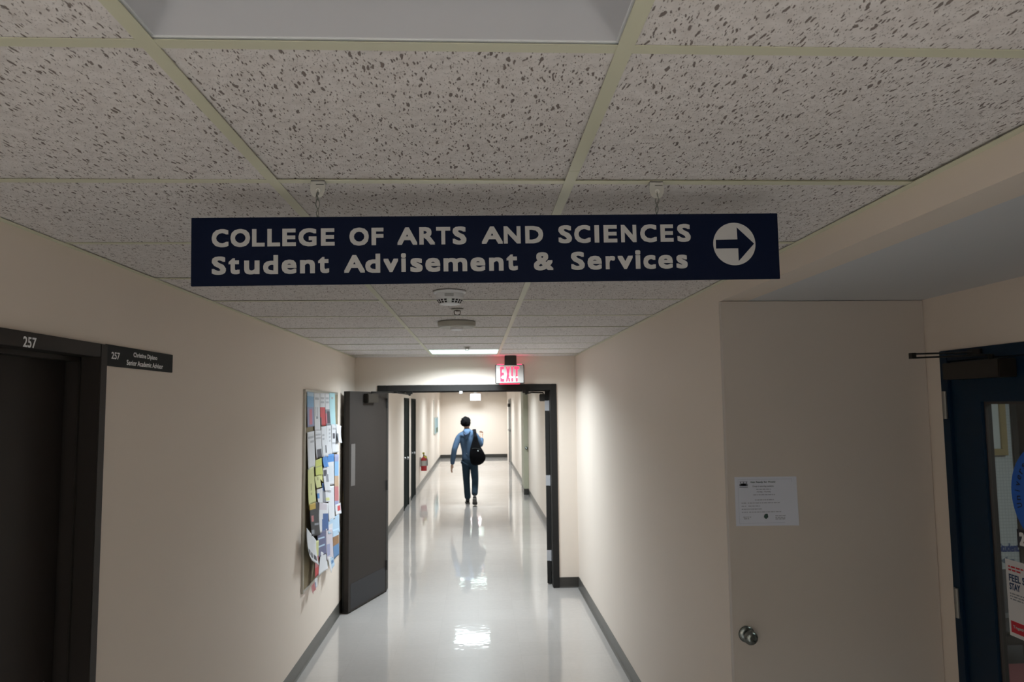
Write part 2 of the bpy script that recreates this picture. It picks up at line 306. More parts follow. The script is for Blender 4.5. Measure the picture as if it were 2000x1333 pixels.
# ceiling: tiles lying in the grid, each a hair differently seated
cx = [XLF-.06, BAR0-BARW, BAR0, BAR0+BARW, BAR0+2*BARW, XRF+.06]
bars_x = [BAR0, BAR0+BARW]
edges_x = [XLF-.06, BAR0, BAR0+BARW, XRF+.06]
rows = [ROW0+ROWS*k for k in range(-12, 41)]
LIT_ROWS = [-10, -5, 9, 14, 20, 27, 33, 38]; OFF_ROWS = [-1]
t = MB()
for j in range(len(rows)-1):
    k = j-12
    for i in range(3):
        if i == 1 and (k in LIT_ROWS or k in OFF_ROWS): continue
        x0, x1 = edges_x[i]+.004, edges_x[i+1]-.004; y0, y1 = rows[j]+.004, rows[j+1]-.004
        z = [CE+.0022+R.uniform(0,.0022) for _ in range(4)]
        if (i, k) in ((1,0),(2,0)): z = [CE+.0035, CE+.0035, CE+.008, CE+.0055]
        t.add([(x0,y0,z[0]),(x1,y0,z[1]),(x1,y1,z[2]),(x0,y1,z[3]),(x0,y0,CE+.03),(x1,y0,CE+.03),(x1,y1,CE+.03),(x0,y1,CE+.03)],
              [(0,3,2,1),(4,5,6,7),(0,1,5,4),(1,2,6,5),(2,3,7,6),(3,0,4,7)])
ceiling = struct(t.build('ceiling', TILE))
g = MB()
W = .0125
for x in bars_x:
    y = YBACK
    while y < YEND:                       # main runners come in lengths that butt together
        y2 = min(y+3.9, YEND) if y > YBACK else 1.603
        g.box((x-W,y+.0006,CE),(x+W,y2-.0006,CE+.0012)); g.box((x-.001,y,CE+.001),(x+.001,y2,CE+.028)); y = y2
for yy in rows[1:-1]:
    for a, b in zip(edges_x[:-1], edges_x[1:]):
        a2 = a+(W if a > XLF else 0); b2 = b-(W if b < XRF else 0)
        g.box((a2,yy-W,CE+.0005),(b2,yy+W,CE+.0015)); g.box((a2,yy-.001,CE+.001),(b2,yy+.001,CE+.028))
grid = g.build('ceiling_grid', TBAR, ceiling)
for x, y0, y1, s in ((XL,YBACK,YF,1),(XLF,YF2,YEND,1),(XR,YBACK,YF,-1),(XRF,YF2,YEND,-1)):
    a, b = sorted((x, x+s*.022))
    sub(ceiling, MB().box((a,y0,CE-.0012),(b,y1,CE+.0002)).box((min(x,x+s*.001),y0,CE),(max(x,x+s*.001),y1,CE+.02)).build('wall_angle', TBAR), None)
sub(ceiling, MB().box((XLF-.2,YBACK,CE+.10),(XRF+.2,YEND,CE+.14)).build('plenum_cover', VOID), None)

# left wall with the doorway of room 257
D0, D1, DH = 1.602, 2.642, 2.154          # outside of the door frame
w = MB()
w.box((XL-.16,YBACK,0),(XL,D0+.01,CE+.03)).box((XL-.16,D1-.01,0),(XL,YF2,CE+.03)).box((XL-.16,D0+.01,DH-.01),(XL,D1-.01,CE+.03))
struct(w.build('wall_left', PAINT))
struct(MB().box((XL-.7,D0-.3,0),(XL-.58,D1+.3,CE)).box((XL-.6,D0-.3,0),(XL-.16,D0-.25,CE)).box((XL-.6,D1+.25,0),(XL-.16,D1+.3,CE)).box((XL-.6,D0-.3,CE),(XL-.16,D1+.3,CE+.05)).build('wall_room_257', PAINT))
# right wall: corridor side, soffit fascia over the alcove, wall behind the camera
w = MB()
w.box((XR,YA+.035,0),(XR+.12,YF2,CE+.03)).box((XR,YBACK,0),(XR+.12,.88,CE+.03))  # unseen near stretch carried forward so its end shades the closet door
struct(w.build('wall_right', PAINT))
struct(MB().box((XR,.88,ZA),(XR+.12,YA+.035,CE+.03)).build('wall_soffit_fascia', PAINT))
struct(MB().box((XR+.12,.88,ZA),(XA,YA+.035,ZA+.06)).build('ceiling_alcove', SOFFIT))
struct(MB().box((XR+.12,YA+.035,0),(XA+.12,YA+.155,CE)).build('wall_alcove_end', PAINT))
struct(MB().box((XR+.12,.76,0),(XA,.88,CE)).build('wall_alcove_near', PAINT))  # unseen wall, set forward to keep lamp light off the closet door
B0, B1, BH = 1.02, 3.03, 2.134            # blue door frame, outside
w = MB()
w.box((XA,B1-.01,0),(XA+.12,YA+.035,ZA+.06)).box((XA,-1.,0),(XA+.12,B0+.01,ZA+.06)).box((XA,B0+.01,BH-.01),(XA+.12,B1-.01,ZA+.06))
struct(w.build('wall_alcove_side', PAINT))
# partition with the double doorway
PX0, PX1, PH = -1.06, .855, 2.150         # outside of that frame
w = MB()
w.box((XL-.1,YF,0),(PX0+.01,YF2,CE+.03)).box((PX1-.01,YF,0),(XR+.1,YF2,CE+.03)).box((PX0+.01,YF,PH-.01),(PX1-.01,YF2,CE+.03))
struct(w.build('wall_partition', PAINT))
# corridor beyond
FD = [(13.87,14.83),(15.36,16.40)]        # two dark doors on the left, outsides of their frames
w = MB(); y = YF2
for a, b in FD:
    w.box((XLF-.12,y,0),(XLF,a+.01,CE+.03)); w.box((XLF-.12,a+.01,2.07),(XLF,b-.01,CE+.03)); y = b-.01
w.box((XLF-.12,y,0),(XLF,YEND,CE+.03))
struct(w.build('wall_far_left', PAINT))
RD0, RD1 = 24.1, 25.5
w = MB().box((XRF,YF2,0),(XRF+.12,RD0+.01,CE+.03)).box((XRF,RD1-.01,0),(XRF+.12,YEND,CE+.03)).box((XRF,RD0+.01,2.12),(XRF+.12,RD1-.01,CE+.03))
struct(w.build('wall_far_right', PAINT))
struct(MB().box((XLF-.12,YEND,0),(XRF+.12,YEND+.12,CE+.03)).build('wall_far_end', PAINT))
struct(MB().box((XLF-.2,YBACK-.12,0),(XR+.3,YBACK,CE+.03)).build('wall_behind', PAINT))
# pale column on the right beyond the doorway
colm = struct(MB().box((XRF-.10,16.07,0),(XRF,16.9,CE+.02)).build('wall_column', mat('pale green grey paint', (.42,.42,.32), .5), bevel=.006))
kn = MB().lathe([(.0,0),(.012,.0),(.012,.03),(.03,.04),(.034,.06),(.02,.075),(0,.078)], 16, c=(0,0,0), axis='z', M=Matrix.Translation((XRF-.045,16.07,.995)) @ Matrix.Rotation(PI/2,4,'X')).build('knob', KNOB, smooth=True)
tag(kn, 'small dark round knob on the pale column beyond the doorway', 'knob')
cb = MB().box((XRF-.108,16.058,0),(XRF,16.07,.125)).box((XRF-.108,16.07,0),(XRF-.10,16.9,.125)).build('column_base', VBASED); sub(colm, cb, None)

# baseboards: coved vinyl, toe swept out at the floor
def baseboard(name, pts, nrm, mt, h=.108):
    prof = [(0,h),(.003,h),(.0035,.02),(.006,.008),(.014,.0015),(.016,.0),(0,0)]
    m = MB()
    (a, b) = pts; n = Vector((nrm[0], nrm[1], 0))
    vs = []
    for P in (a, b):
        for d, z in prof: vs.append(Vector((P[0],P[1],0)) + n*d + Vector((0,0,z)))
    k = len(prof)
    fs = [(i, (i+1)%k, k+(i+1)%k, k+i) for i in range(k)] + [tuple(range(k)), tuple(range(k, 2*k))[::-1]]
    m.add(vs, fs); return struct(m.build(name, mt))
baseboard('baseboard_left', ((XL,D1),(XL,YF)), (1,0), VBASE)
baseboard('baseboard_left_near', ((XL,YBACK),(XL,D0)), (1,0), VBASE)
baseboard('baseboard_right', ((XR,YA+.04),(XR,YF)), (-1,0), VBASE)
baseboard('baseboard_right_near', ((XR,YBACK),(XR,.88)), (-1,0), VBASE)
baseboard('baseboard_partition_right', ((PX1,YF),(XR,YF)), (0,-1), VBASED)
baseboard('baseboard_partition_left', ((XL,YF),(PX0,YF)), (0,-1), VBASED)
baseboard('baseboard_far_left', ((XLF,YF2),(XLF,FD[0][0])), (1,0), VBASE)
baseboard('baseboard_far_left_middle', ((XLF,FD[0][1]),(XLF,FD[1][0])), (1,0), VBASE)
baseboard('baseboard_far_left_end', ((XLF,FD[1][1]),(XLF,YEND)), (1,0), VBASE)
baseboard('baseboard_far_right', ((XRF,YF2),(XRF,16.05)), (-1,0), VBASE)
baseboard('baseboard_far_right_end', ((XRF,16.9),(XRF,RD0)), (-1,0), VBASE)
baseboard('baseboard_end', ((XLF,YEND),(XRF,YEND)), (0,-1), VBASED, .125)
baseboard('baseboard_alcove', ((XA,YA),(XA,B1)), (-1,0), VBASED)

# ================================================================ DOOR 257 (left, dark)
fr = MB()
F = .046; xo = XL+.012
fr.box((XL-.16,D1-F,0),(xo,D1,DH)); fr.box((XL-.16,D0,0),(xo,D0+F,DH)); fr.box((XL-.16,D0+F,DH-F),(xo,D1-F,DH))
fr.box((XL-.092,D1-F-.016,0),(XL-.052,D1-F,DH-F)); fr.box((XL-.092,D0+F,0),(XL-.052,D0+F+.016,DH-F)); fr.box((XL-.092,D0+F,DH-F-.016),(XL-.052,D1-F,DH-F))
trim1 = struct(fr.build('trim_1', DBROWN, bevel=.0025))
d1 = struct(MB().box((XL-.150,D0+F+.003,.008),(XL-.105,D1-F-.003,DH-F-.003)).build('door_1', DBROWN, bevel=.002))
# lever lock near the jamb
xf = XL-.105
lk = MB().box((xf,D1-F-.125,.93),(xf+.006,D1-F-.055,1.055)).build('lock_plate', STEEL, bevel=.002); sub(d1, lk, None)
lv = MB().lathe([(0,0),(.024,0),(.024,.012),(.011,.018),(.011,.05),(0,.05)], 20, axis='x', c=(xf+.005,D1-F-.09,1.0)).tube([(xf+.05,D1-F-.09,1.0),(xf+.052,D1-F-.15,1.0),(xf+.05,D1-F-.2,.998)], .009).build('door_handle', STEEL, smooth=True); sub(d1, lv, None)
M = frame((xo,0,0),(0,1,0),(0,0,1))
n257 = text_mesh('door_number', [('257',2.157,2.220,2.1085,2.1395)], M, LETTERB, bold=.0008); sub(trim1, n257, None); n257['label'] = 'white digits 257 on the dark frame header'

# name plate beside it
pl = empty('name_plate', (XL,2.9325,2.118), 'dark name plate reading 257 and Senior Academic Advisor, on left wall beside the dark door', 'sign')
part(pl, MB().box((XL,2.644,2.081),(XL+.006,3.211,2.157)).build('plate', PLATE, bevel=.0012))
M = frame((XL+.006,0,0),(0,1,0),(0,0,1))
part(pl, text_mesh('lettering', [('257',2.680,2.741,2.1075,2.1325),('Christine Dipiano',2.848,3.056,2.1195,2.1425),('Senior Academic Advisor',2.796,3.112,2.0915,2.1115)], M, LETTERB, bold=.0007), 'thin white lettering')

# ================================================================ DOUBLE DOORWAY
FW = .066; HW = .068
fr = MB()
yo = YF-.012
fr.box((PX0,yo,0),(PX0+.10,YF2,PH)); fr.box((PX1-FW,yo,0),(PX1,YF2,PH)); fr.box((PX0+.10,yo,PH-HW),(PX1-FW,YF2,PH))
fr.box((PX0+.10,YF+.05,PH-HW-.012),(PX1-FW,YF+.09,PH-HW))
trim2 = struct(fr.build('trim_2', DBLACK, bevel=.003))
xh = PX1-FW   # right hinge line
# strike for the pair in the middle of the head
sub(trim2, MB().box((-.19,yo-.004,PH-HW-.03),(-.155,yo+.04,PH-HW)).build('head_strike', STEEL, bevel=.002), None)
def soffit_shoe(x):
    return MB().box((x-.035,YF-.005,PH-HW-.028),(x+.03,YF+.06,PH-HW)).box((x-.012,YF,PH-HW-.045),(x+.012,YF+.03,PH-HW-.02)).build('closer_shoe', ROD, bevel=.003)
sub(trim2, soffit_shoe(-.72), None); sub(trim2, soffit_shoe(.525), None)
# left leaf, swung towards the viewer
A = Vector((-1.213,7.133,0)); Bp = Vector((-.962,7.925,0))
u_ = (A-Bp).normalized(); n_ = Vector((-u_.y,u_.x,0))
if n_.x > 0: n_ = -n_                       # towards the left wall
ML = Matrix(((u_.x,n_.x,0,Bp.x),(u_.y,n_.y,0,Bp.y),(0,0,1,0),(0,0,0,1)))   # x along the leaf from the hinge, y through it (0 = seen face)
LW = (A-Bp).length; LH = PH-HW-.006
d2 = struct(MB().box((.0,0,.012),(LW,.046,LH),M=ML).build('door_2', DBROWN, bevel=.002))
sub(d2, MB().box((LW-.002,.046,.012),(LW,.062,LH),M=ML).box((LW-.018,.046,.012),(LW-.001,.06,LH),M=ML).build('astragal', DBLACK), None)
sub(d2, MB().box((.02,-.0015,.03),(LW-.04,0,.265),M=ML).build('kick_plate', mat('slate kick plate', (.020,.021,.025), .45, spec=.25), bevel=.0005), None)
sub(d2, MB().box((LW-.115,-.003,1.175),(LW-.030,0,1.572),M=ML).build('push_plate', mat('pale grey push plate', (.13,.12,.115), .4, metal=.2), bevel=.001), None)
cl = MB().box((.31,-.055,1.965),(.545,0,2.055),M=ML).build('door_closer', CLOSER, bevel=.006); sub(d2, cl, None)
sub(cl, MB().tube([ML@Vector((.42,-.03,2.055)),ML@Vector((.42,-.03,2.072)),Vector((-.86,7.80,2.072)),Vector((-.72,YF-.002,2.052))], .008).box((-.885,7.775,2.062),(-.835,7.825,2.082)).build('closer_arm', ROD, smooth=False), None)
hp = [ML@Vector((LW-.09,.046,1.12)),ML@Vector((LW-.09,.10,1.125)),ML@Vector((LW-.09,.105,1.15)),ML@Vector((LW-.09,.105,1.0)),ML@Vector((LW-.09,.10,.985)),ML@Vector((LW-.09,.046,.985))]
for q, z in enumerate((1.96,1.1,.28)):
    sub(d2, MB().lathe([(0,-.05),(.011,-.05),(.011,.05),(0,.05)], 12, c=(Bp.x+.004,Bp.y+.0,z)).build('hinge', DBLACK, smooth=False), None)
sub(d2, MB().tube([(XL+.058,7.20,1.15),(XL+.024,7.205,1.14),(XL+.022,7.20,1.06),(XL+.024,7.205,.985),(XL+.058,7.20,.975)], .007, 10).build('pull_handle', BRASS, smooth=True), None)
# right leaf, swung away
ang = math.radians(80)
MR = Matrix.Translation((xh-.002,YF2+.004,0)) @ Matrix.Rotation(ang,4,'Z')   # x along the leaf from the hinge
d3 = struct(MB().box((0,0,.012),(.845,.046,LH),M=MR).build('door_3', DBLACK, bevel=.002))
for z in (1.915,1.105,.305):
    h = MB().box((-.003,-.001,z-.055),(0,.046,z+.055),M=MR).lathe([(0,-.056),(.009,-.056),(.009,.056),(0,.056)],12,c=(xh-.004,YF2-.004,z)).build('hinge', mat('satin hinge', (.46,.47,.50), .4, metal=.5)); sub(d3, h, None)
cl = MB().box((.0,.046,1.965),(.26,.105,2.045),M=MR).build('door_closer', CLOSER, bevel=.006); sub(d3, cl, None)
sub(cl, MB().tube([MR@Vector((.15,.075,2.045)),MR@Vector((.15,.075,2.060)),Vector((.60,YF2+.02,2.062)),Vector((.525,YF+.02,2.045))], .008).build('closer_arm', ROD), None)

# ================================================================ DARK DOORS beyond, left
FDOOR = mat('very dark green paint', (.008,.011,.010), .8, spec=.05)
for i, (a, b) in enumerate(FD):
    f = MB(); f.box((XLF-.12,a,0),(XLF+.012,a+.05,2.08)); f.box((XLF-.12,b-.05,0),(XLF+.012,b,2.08)); f.box((XLF-.12,a+.05,2.03),(XLF+.012,b-.05,2.08))
    struct(f.build('trim_%d' % (3+i), FDOOR, bevel=.003))
    d = struct(MB().box((XLF-.045,a+.052,.01),(XLF-.003,b-.052,2.028)).build('door_%d' % (4+i), FDOOR, bevel=.002))
    k = MB().lathe([(0,0),(.03,0),(.03,.008),(.013,.015),(.013,.04),(.027,.05),(.029,.066),(.018,.078),(0,.08)], 18, axis='x', c=(XLF-.003,a+.13,.96)).build('door_knob', STEEL, smooth=True); sub(d, k, None)
# far right door, seen edge on
f = MB(); f.box((XRF-.025,RD0,0),(XRF+.12,RD0+.05,2.13)); f.box((XRF-.025,RD1-.05,0),(XRF+.12,RD1,2.13)); f.box((XRF-.025,RD0+.05,2.08),(XRF+.12,RD1-.05,2.13))
GREYD = mat('grey door enamel', (.22,.21,.19), .45)
struct(f.build('trim_5', GREYD, bevel=.003))
d6 = struct(MB().box((XRF+.003,RD0+.052,.01),(XRF+.045,RD1-.052,2.078)).build('door_6', GREYD, bevel=.002))
sub(d6, MB().box((XRF-.075,RD0+.5,1.86),(XRF+.003,RD0+.9,1.97)).build('door_closer', CLOSER, bevel=.005), None)
sub(d6, MB().box((XRF-.065,RD0+.2,1.05),(XRF+.003,RD0+1.1,1.11)).build('push_bar', mat('dull push bar',(.2,.2,.19),.4,metal=.5), bevel=.01), None)

# ================================================================ CLOSET DOOR at the alcove end
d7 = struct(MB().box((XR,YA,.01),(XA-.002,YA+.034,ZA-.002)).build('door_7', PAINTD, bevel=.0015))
kb = MB().lathe([(0,0),(.033,0),(.034,.004),(.030,.009),(.014,.012),(.013,.030),(.020,.036),(.028,.046),(.029,.056),(.024,.066),(.010,.069),(.009,.067),(0,.067)], 32, M=Matrix.Translation((1.118,YA,.962)) @ Matrix.Rotation(PI/2,4,'X')).build('door_knob', KNOB, smooth=True); sub(d7, kb, None); smooth_angle(kb, .9)

# ================================================================ BLUE GLAZED DOOR
fr = MB(); BF = .05; xo = XA-.010
fr.box((xo,B1-BF,0),(XA+.12,B1,BH)); fr.box((xo,B0,0),(XA+.12,B0+BF,BH)); fr.box((xo,B0+BF,BH-.045),(XA+.12,B1-BF,BH))
trim6 = struct(fr.build('trim_6', BLUEP, bevel=.0025))
y1 = B1-BF-.003; y0 = B0+BF+.003; zt = BH-.048; GY1, GY0, GZ0, GZ1 = 2.806, 1.25, .28, 1.921
fx = XA+.002; bx_ = fx+.044
m = MB().box((fx,GY1,.01),(bx_,y1,zt)).box((fx,y0,.01),(bx_,GY0,zt)).box((fx,GY0,GZ1),(bx_,GY1,zt)).box((fx,GY0,.01),(bx_,GY1,GZ0))
d8 = struct(m.build('door_8', BLUEP))
st = MB(); sm = mat('grey glazing bead', (.055,.045,.042), .5)
for a, b in (((fx+.012,GY1-.007,GZ0),(bx_-.004,GY1,GZ1)),((fx+.012,GY0,GZ0),(bx_-.004,GY0+.014,GZ1)),((fx+.012,GY0,GZ1-.010),(bx_-.004,GY1,GZ1)),((fx+.012,GY0,GZ0),(bx_-.004,GY1,GZ0+.012))): st.box(a, b)
sub(d8, st.build('glazing_bead', sm), None)
GL = bpy.data.materials.new('clear glass'); GL.use_nodes = True
nt = GL.node_tree; gb = nt.nodes['Principled BSDF']
gb.inputs['Base Color'].default_value = (.9,.95,.95,1); gb.inputs['Roughness'].default_value = .02; gb.inputs['Transmission Weight'].default_value = 1; gb.inputs['IOR'].default_value = 1.45
sub(d8, MB().box((XA+.022,GY0,GZ0),(XA+.027,GY1,GZ1)).build('glass_pane', GL), None)
for z0, z1 in ((1.850,1.965),(1.045,1.163)):
    sub(d8, MB().lathe([(0,z0),(.0085,z0),(.0085,z1),(0,z1)], 14, c=(xo-.006,B1-BF+.020,0)).box((xo-.004,B1-BF+.016,z0),(xo,B1-BF+.038,z1)).build('hinge', mat('dull hinge',(.30,.29,.27),.4,metal=.6), bevel=0), None)
cl = MB().box((1.895,2.598,2.010),(fx,2.925,2.078)).build('door_closer', CLOSER, bevel=.003); sub(d8, cl, None)
arm = MB()
arm.tube([(1.935,2.69,2.078),(1.935,2.69,2.098)], .011)
arm.tube([(1.935,2.69,2.097),(1.775,2.925,2.101)], .0036)
arm.tube([(1.955,2.80,2.116),(1.905,2.86,2.116),(1.775,2.925,2.117)], .0036)
arm.box((1.765,2.912,2.0975),(1.783,2.936,2.121)).box((1.945,2.76,2.106),(1.957,2.84,2.126))
sub(cl, arm.build('closer_arm', ROD), None)
# marks on the glass: blue seal, number, notice
MG = frame((XA+.0215,0,0),(0,-1,0),(0,0,1))
def disc(mb, c, r, z, n=64):
    vs = [MG@Vector((c[0]+r*math.cos(2*PI*i/n), c[1]+r*math.sin(2*PI*i/n), z)) for i in range(n)]; mb.add(vs, [tuple(range(n))]); return mb
sc_ = (-2.507,1.585)
seal = empty('seal_decal', (XA+.0215,2.507,1.585), 'round blue university seal decal on the glass of the blue door', 'decal')
SB = mat('bright blue vinyl', (.015,.12,.55), .5); SD = mat('dark seal ink', (.012,.022,.07), .6)
part(seal, disc(MB(), sc_, .19, .0003).build('seal_ring', SB)); part(seal, disc(MB(), sc_, .125, .0006).build('seal_centre', SD), 'dark blue centre')
tx = []
rt = MB()
ring = 'University'
for i, ch in enumerate(ring):
    a = math.radians(196 - i*9.5)
    Mc = MG @ Matrix.Translation((sc_[0]+.145*math.cos(a), sc_[1]+.145*math.sin(a), .0007)) @ Matrix.Rotation(a-PI/2,4,'Z')
    o = text_mesh('c', [(ch,-.008 if ch != 'i' else -.002,.008 if ch != 'i' else .002,0,.026 if ch in 'Ui' else .019)], Mc, SD, bold=.0006)
    rt.add([v.co for v in o.data.vertices], [tuple(p.vertices) for p in o.data.polygons]); bpy.data.objects.remove(o)
part(seal, rt.build('seal_lettering', SD), 'dark letters around the ring')
nb = empty('number_decal', (XA+.0215,2.65,1.42), 'white digit 2 on a dark square, on the glass below the blue seal', 'decal')
part(nb, MB().box((XA+.021,2.55,1.385),(XA+.0213,2.683,1.452)).build('backing', mat('dark vinyl',(.03,.035,.05),.5)))
MN = frame((XA+.0208,0,0),(0,-1,0),(0,0,1))
part(nb, text_mesh('digit', [('2',-2.672,-2.644,1.394,1.443)], MN, mat('bright white vinyl',(.75,.76,.78),.5), bold=.003), 'white digit')
nt_ = empty('glass_notice', (XA+.0212,2.64,1.19), 'white paper notice reading FEEL S, STAY with red block, taped on the blue door glass', 'notice')
PAPER = mat('white paper', (.66,.66,.68), .7, noise=(40,.02))
part(nt_, MB().box((XA+.0190,2.535,1.052),(XA+.0193,2.752,1.332)).build('sheet', PAPER))
MT = frame((XA+.0188,0,0),(0,-1,0),(0,0,1))
part(nt_, text_mesh('headline', [('FEEL S',-2.737,-2.655,1.253,1.280),('STAY',-2.737,-2.682,1.222,1.248)], MT, mat('navy ink',(.02,.05,.13),.6), bold=.0012), 'navy headline letters')
RED = mat('red ink', (.55,.02,.04), .6)
def print_bars(name, M, rows, mt, h=.004, seed=1):
    rr = random.Random(seed); m = MB()
    for x0, x1, y in rows:
        x = x0
        while x < x1-.004:
            l = min(rr.uniform(.3,1.)*h*4, x1-x); m.add([M@Vector(p) for p in ((x,y,.0004),(x+l,y,.0004),(x+l,y+h,.0004),(x,y+h,.0004))], [(0,1,2,3)]); x += l+h*.7
    return m.build(name, mt)
part(nt_, print_bars('red_lines', MT, [(-2.737,-2.64,1.304),(-2.737,-2.67,1.292)], RED, .006), 'small red lines of print')
part(nt_, print_bars('small_print', MT, [(-2.737,-2.60,1.206),(-2.737,-2.62,1.196),(-2.737,-2.64,1.186)], mat('grey ink',(.22,.25,.29),.6), .005), 'faint grey print')
part(nt_, MB().box((XA+.0186,2.545,1.066),(XA+.0189,2.742,1.108)).build('red_block', RED), 'red block')
part(nt_, text_mesh('red_block_lettering', [('Together',-2.732,-2.655,1.080,1.094)], frame((XA+.0184,0,0),(0,-1,0),(0,0,1)), LETTER, bold=.0006))

# ================================================================ ROOM BEHIND THE GLASS
struct(MB().box((XA+.12,5.2,0),(5.1,5.32,2.6)).build('wall_office_back', PAINT))
struct(MB().box((5.0,-1.,0),(5.12,5.2,2.6)).build('wall_office_side', PAINT))
struct(MB().box((XA+.12,-1.12,0),(5.1,-1.,2.6)).build('wall_office_near', PAINT))
struct(MB().box((XA+.0,YA+.155,0),(XA+.12,5.2,2.6)).build('wall_office_left', PAINT))
struct(MB().box((XA+.12,-1.,2.6),(5.1,5.3,2.66)).build('ceiling_office', SOFFIT))
pn = empty('office_partition', (2.8,4.21,0), 'pale grey woven office partition seen through the glass of the blue door', 'partition')
part(pn, MB().box((2.45,4.205,.955),(3.118,4.24,2.3)).build('panel', grid_panel_mat()))
part(pn, MB().box((2.45,4.203,.01),(3.10,4.235,.950)).build('lower_panel', mat('charcoal fabric',(.10,.105,.115),.9)), 'charcoal lower panel')
part(pn, MB().box((3.118,4.19,.01),(3.15,4.25,2.3)).build('end_post', DARKS))
part(pn, MB().box((2.45,4.18,.69),(3.118,4.203,.712)).build('rail', mat('dull silver rail',(.3,.32,.34),.4,metal=.5)), 'dull silver rail')
tag(MB().box((3.3,3.9,.01),(3.9,4.4,2.0)).build('dark_backdrop', mat('charcoal cabinet',(.03,.033,.038),.5), bevel=.01), 'tall charcoal cabinet standing in for the dark opening beyond the partition in the office', 'backdrop')  # dark box added in place of the dark opening past the partition
pf = empty('picture_frame', (2.84,4.195,1.9), 'wooden picture frame hanging on the pale office partition', 'picture')
WOOD = mat('light oak', (.34,.27,.14), .5, noise=(30,.15))
m = MB(); a, b, c, d = 2.60,3.078,1.605,2.16; w_ = .038
m.box((a,4.180,c),(b,4.205,c+w_)).box((a,4.180,d-w_),(b,4.205,d)).box((a,4.180,c+w_),(a+w_,4.205,d-w_)).box((b-w_,4.180,c+w_),(b,4.205,d-w_))
part(pf, m.build('frame', WOOD, bevel=.002)); part(pf, MB().box((a+w_,4.19,c+w_),(b-w_,4.2035,d-w_)).build('mount', mat('pale mount',(.55,.6,.62),.5)), 'pale mount')
MS = frame((0,4.2035,0),(1,0,0),(0,0,1))
sg = empty('direction_lettering', (3.0,4.2045,1.03), 'blue lettering Student with left arrow on the office partition', 'sign')
SI = mat('blue sign ink',(.02,.06,.22),.6)
part(sg, text_mesh('word', [('Student',2.996,3.117,1.052,1.102)], MS, SI, bold=.0022))
m = MB(); m.add([MS@Vector(p) for p in ((3.045,1.0,.0006),(3.0,.985,.0006),(3.045,.955,.0006),(3.045,.970,.0006),(3.09,.970,.0006),(3.09,.990,.0006),(3.045,.990,.0006))], [(0,1,2,3,4,5,6)])
m2 = MB(); m2.add([MS@Vector(p) for p in ((3.045,1.028,.0006),(3.0,1.003,.0006),(3.045,.978,.0006),(3.045,.995,.0006),(3.085,.995,.0006),(3.085,1.011,.0006),(3.045,1.011,.0006))], [(0,1,2,3,4,5,6)])
part(sg, m2.build('arrow', mat('slate ink',(.12,.16,.22),.6)))
ch = empty('office_chair', (2.86,3.75,0), 'dark red upholstered chair in the office behind the glass', 'chair')
REDF = mat('dusty red fabric',(.25,.07,.08),.9)
part(ch, MB().box((2.60,3.50,.42),(3.12,3.98,.52)).build('seat', REDF, bevel=.03)); part(ch, MB().box((2.62,3.99,.60),(3.10,4.05,.66)).box((2.66,4.0,.5),(2.70,4.03,.62)).box((3.02,4.0,.5),(3.06,4.03,.62)).build('backrest', DARKS, bevel=.01))
for x, y in ((2.63,3.53),(3.09,3.53),(2.63,3.95),(3.09,3.95)): part(ch, MB().tube([(x,y,0),(x,y,.43)],.012).build('leg', ROD))
# ================================================================ CEILING FITTINGS
def fixture(k, lit, label):
    y0 = ROW0+ROWS*k; x0 = BAR0; x1 = BAR0+BARW; y1 = y0+ROWS
    e = empty('ceiling_light', ((x0+x1)/2, (y0+y1)/2, CE), label, 'light', 'recessed ceiling lights of the corridor')
    a, b, c, d = x0+.0065, x1-.0065, y0+.0065, y1-.0065
    m = MB(); z0 = CE+.004; wd = .009
    m.box((a,c,z0),(b,c+wd,z0+.012)).box((a,d-wd,z0),(b,d,z0+.012)).box((a,c+wd,z0),(a+wd,d-wd,z0+.012)).box((b-wd,c+wd,z0),(b,d-wd,z0+.012))
    m.box((a,c,z0+.085),(b,d,z0+.09))
    part(e, m.build('frame', FIXW, bevel=.0015))
    # moulded lens: sloping skirt down from the frame to a flat centre with a raised ridge
    a += wd; b -= wd; c += wd; d -= wd; n = 64; vs = []; fs = []
    for i in range(n+1):
        for j in range(n+1):
            u, v = i/n, j/n; x = a+(b-a)*u; y = c+(d-c)*v
            q = min(x-a, b-x, y-c, d-y)
            h = .006+.040*min(1, q/.055)            # sloping sides rise into the housing
            if q > .062: h -= .020*math.sin(PI/2*min(1, (q-.062)/.030))
            vs.append((x, y, CE+(h if not lit else .008+.10*min(q,.02))))
    for i in range(n):
        for j in range(n): fs.append((i*(n+1)+j, (i+1)*(n+1)+j, (i+1)*(n+1)+j+1, i*(n+1)+j+1))
    lm = MB().add(vs, fs)
    if not lit:
        for q_, f_ in enumerate(fs):
            if min(min(vs[i_][0]-a, b-vs[i_][0], vs[i_][1]-c, d-vs[i_][1]) for i_ in f_) < .066: lm.m[q_] = 1  # sloping sides take the painted shade colour
    l = lm.build('lens', LENS if lit else [LENSOFF, LENSOFF_SHADE], smooth=True)
    part(e, l, 'glowing lens' if lit else 'unlit grey lens')
    if lit:
        ld = bpy.data.lights.new('lamp_tubes','AREA'); ld.shape = 'RECTANGLE'; ld.size = .62; ld.size_y = .58; ld.energy = LAMP_W*(.85 if k == 9 else 1); ld.color = (.87,.965,1.03); ld.spread = math.radians(LAMP_SPREAD+4 if k == 9 else LAMP_SPREAD)
        lo = bpy.data.objects.new('lamp_tubes', ld); COL.objects.link(lo); lo.parent = e; lo.location = (0,0,.002)
    return e
fixture(-1, False, 'unlit grey square ceiling light at the top, nearer than the hanging sign')
lit0 = fixture(9, True, 'lit square ceiling light just before the double doorway')
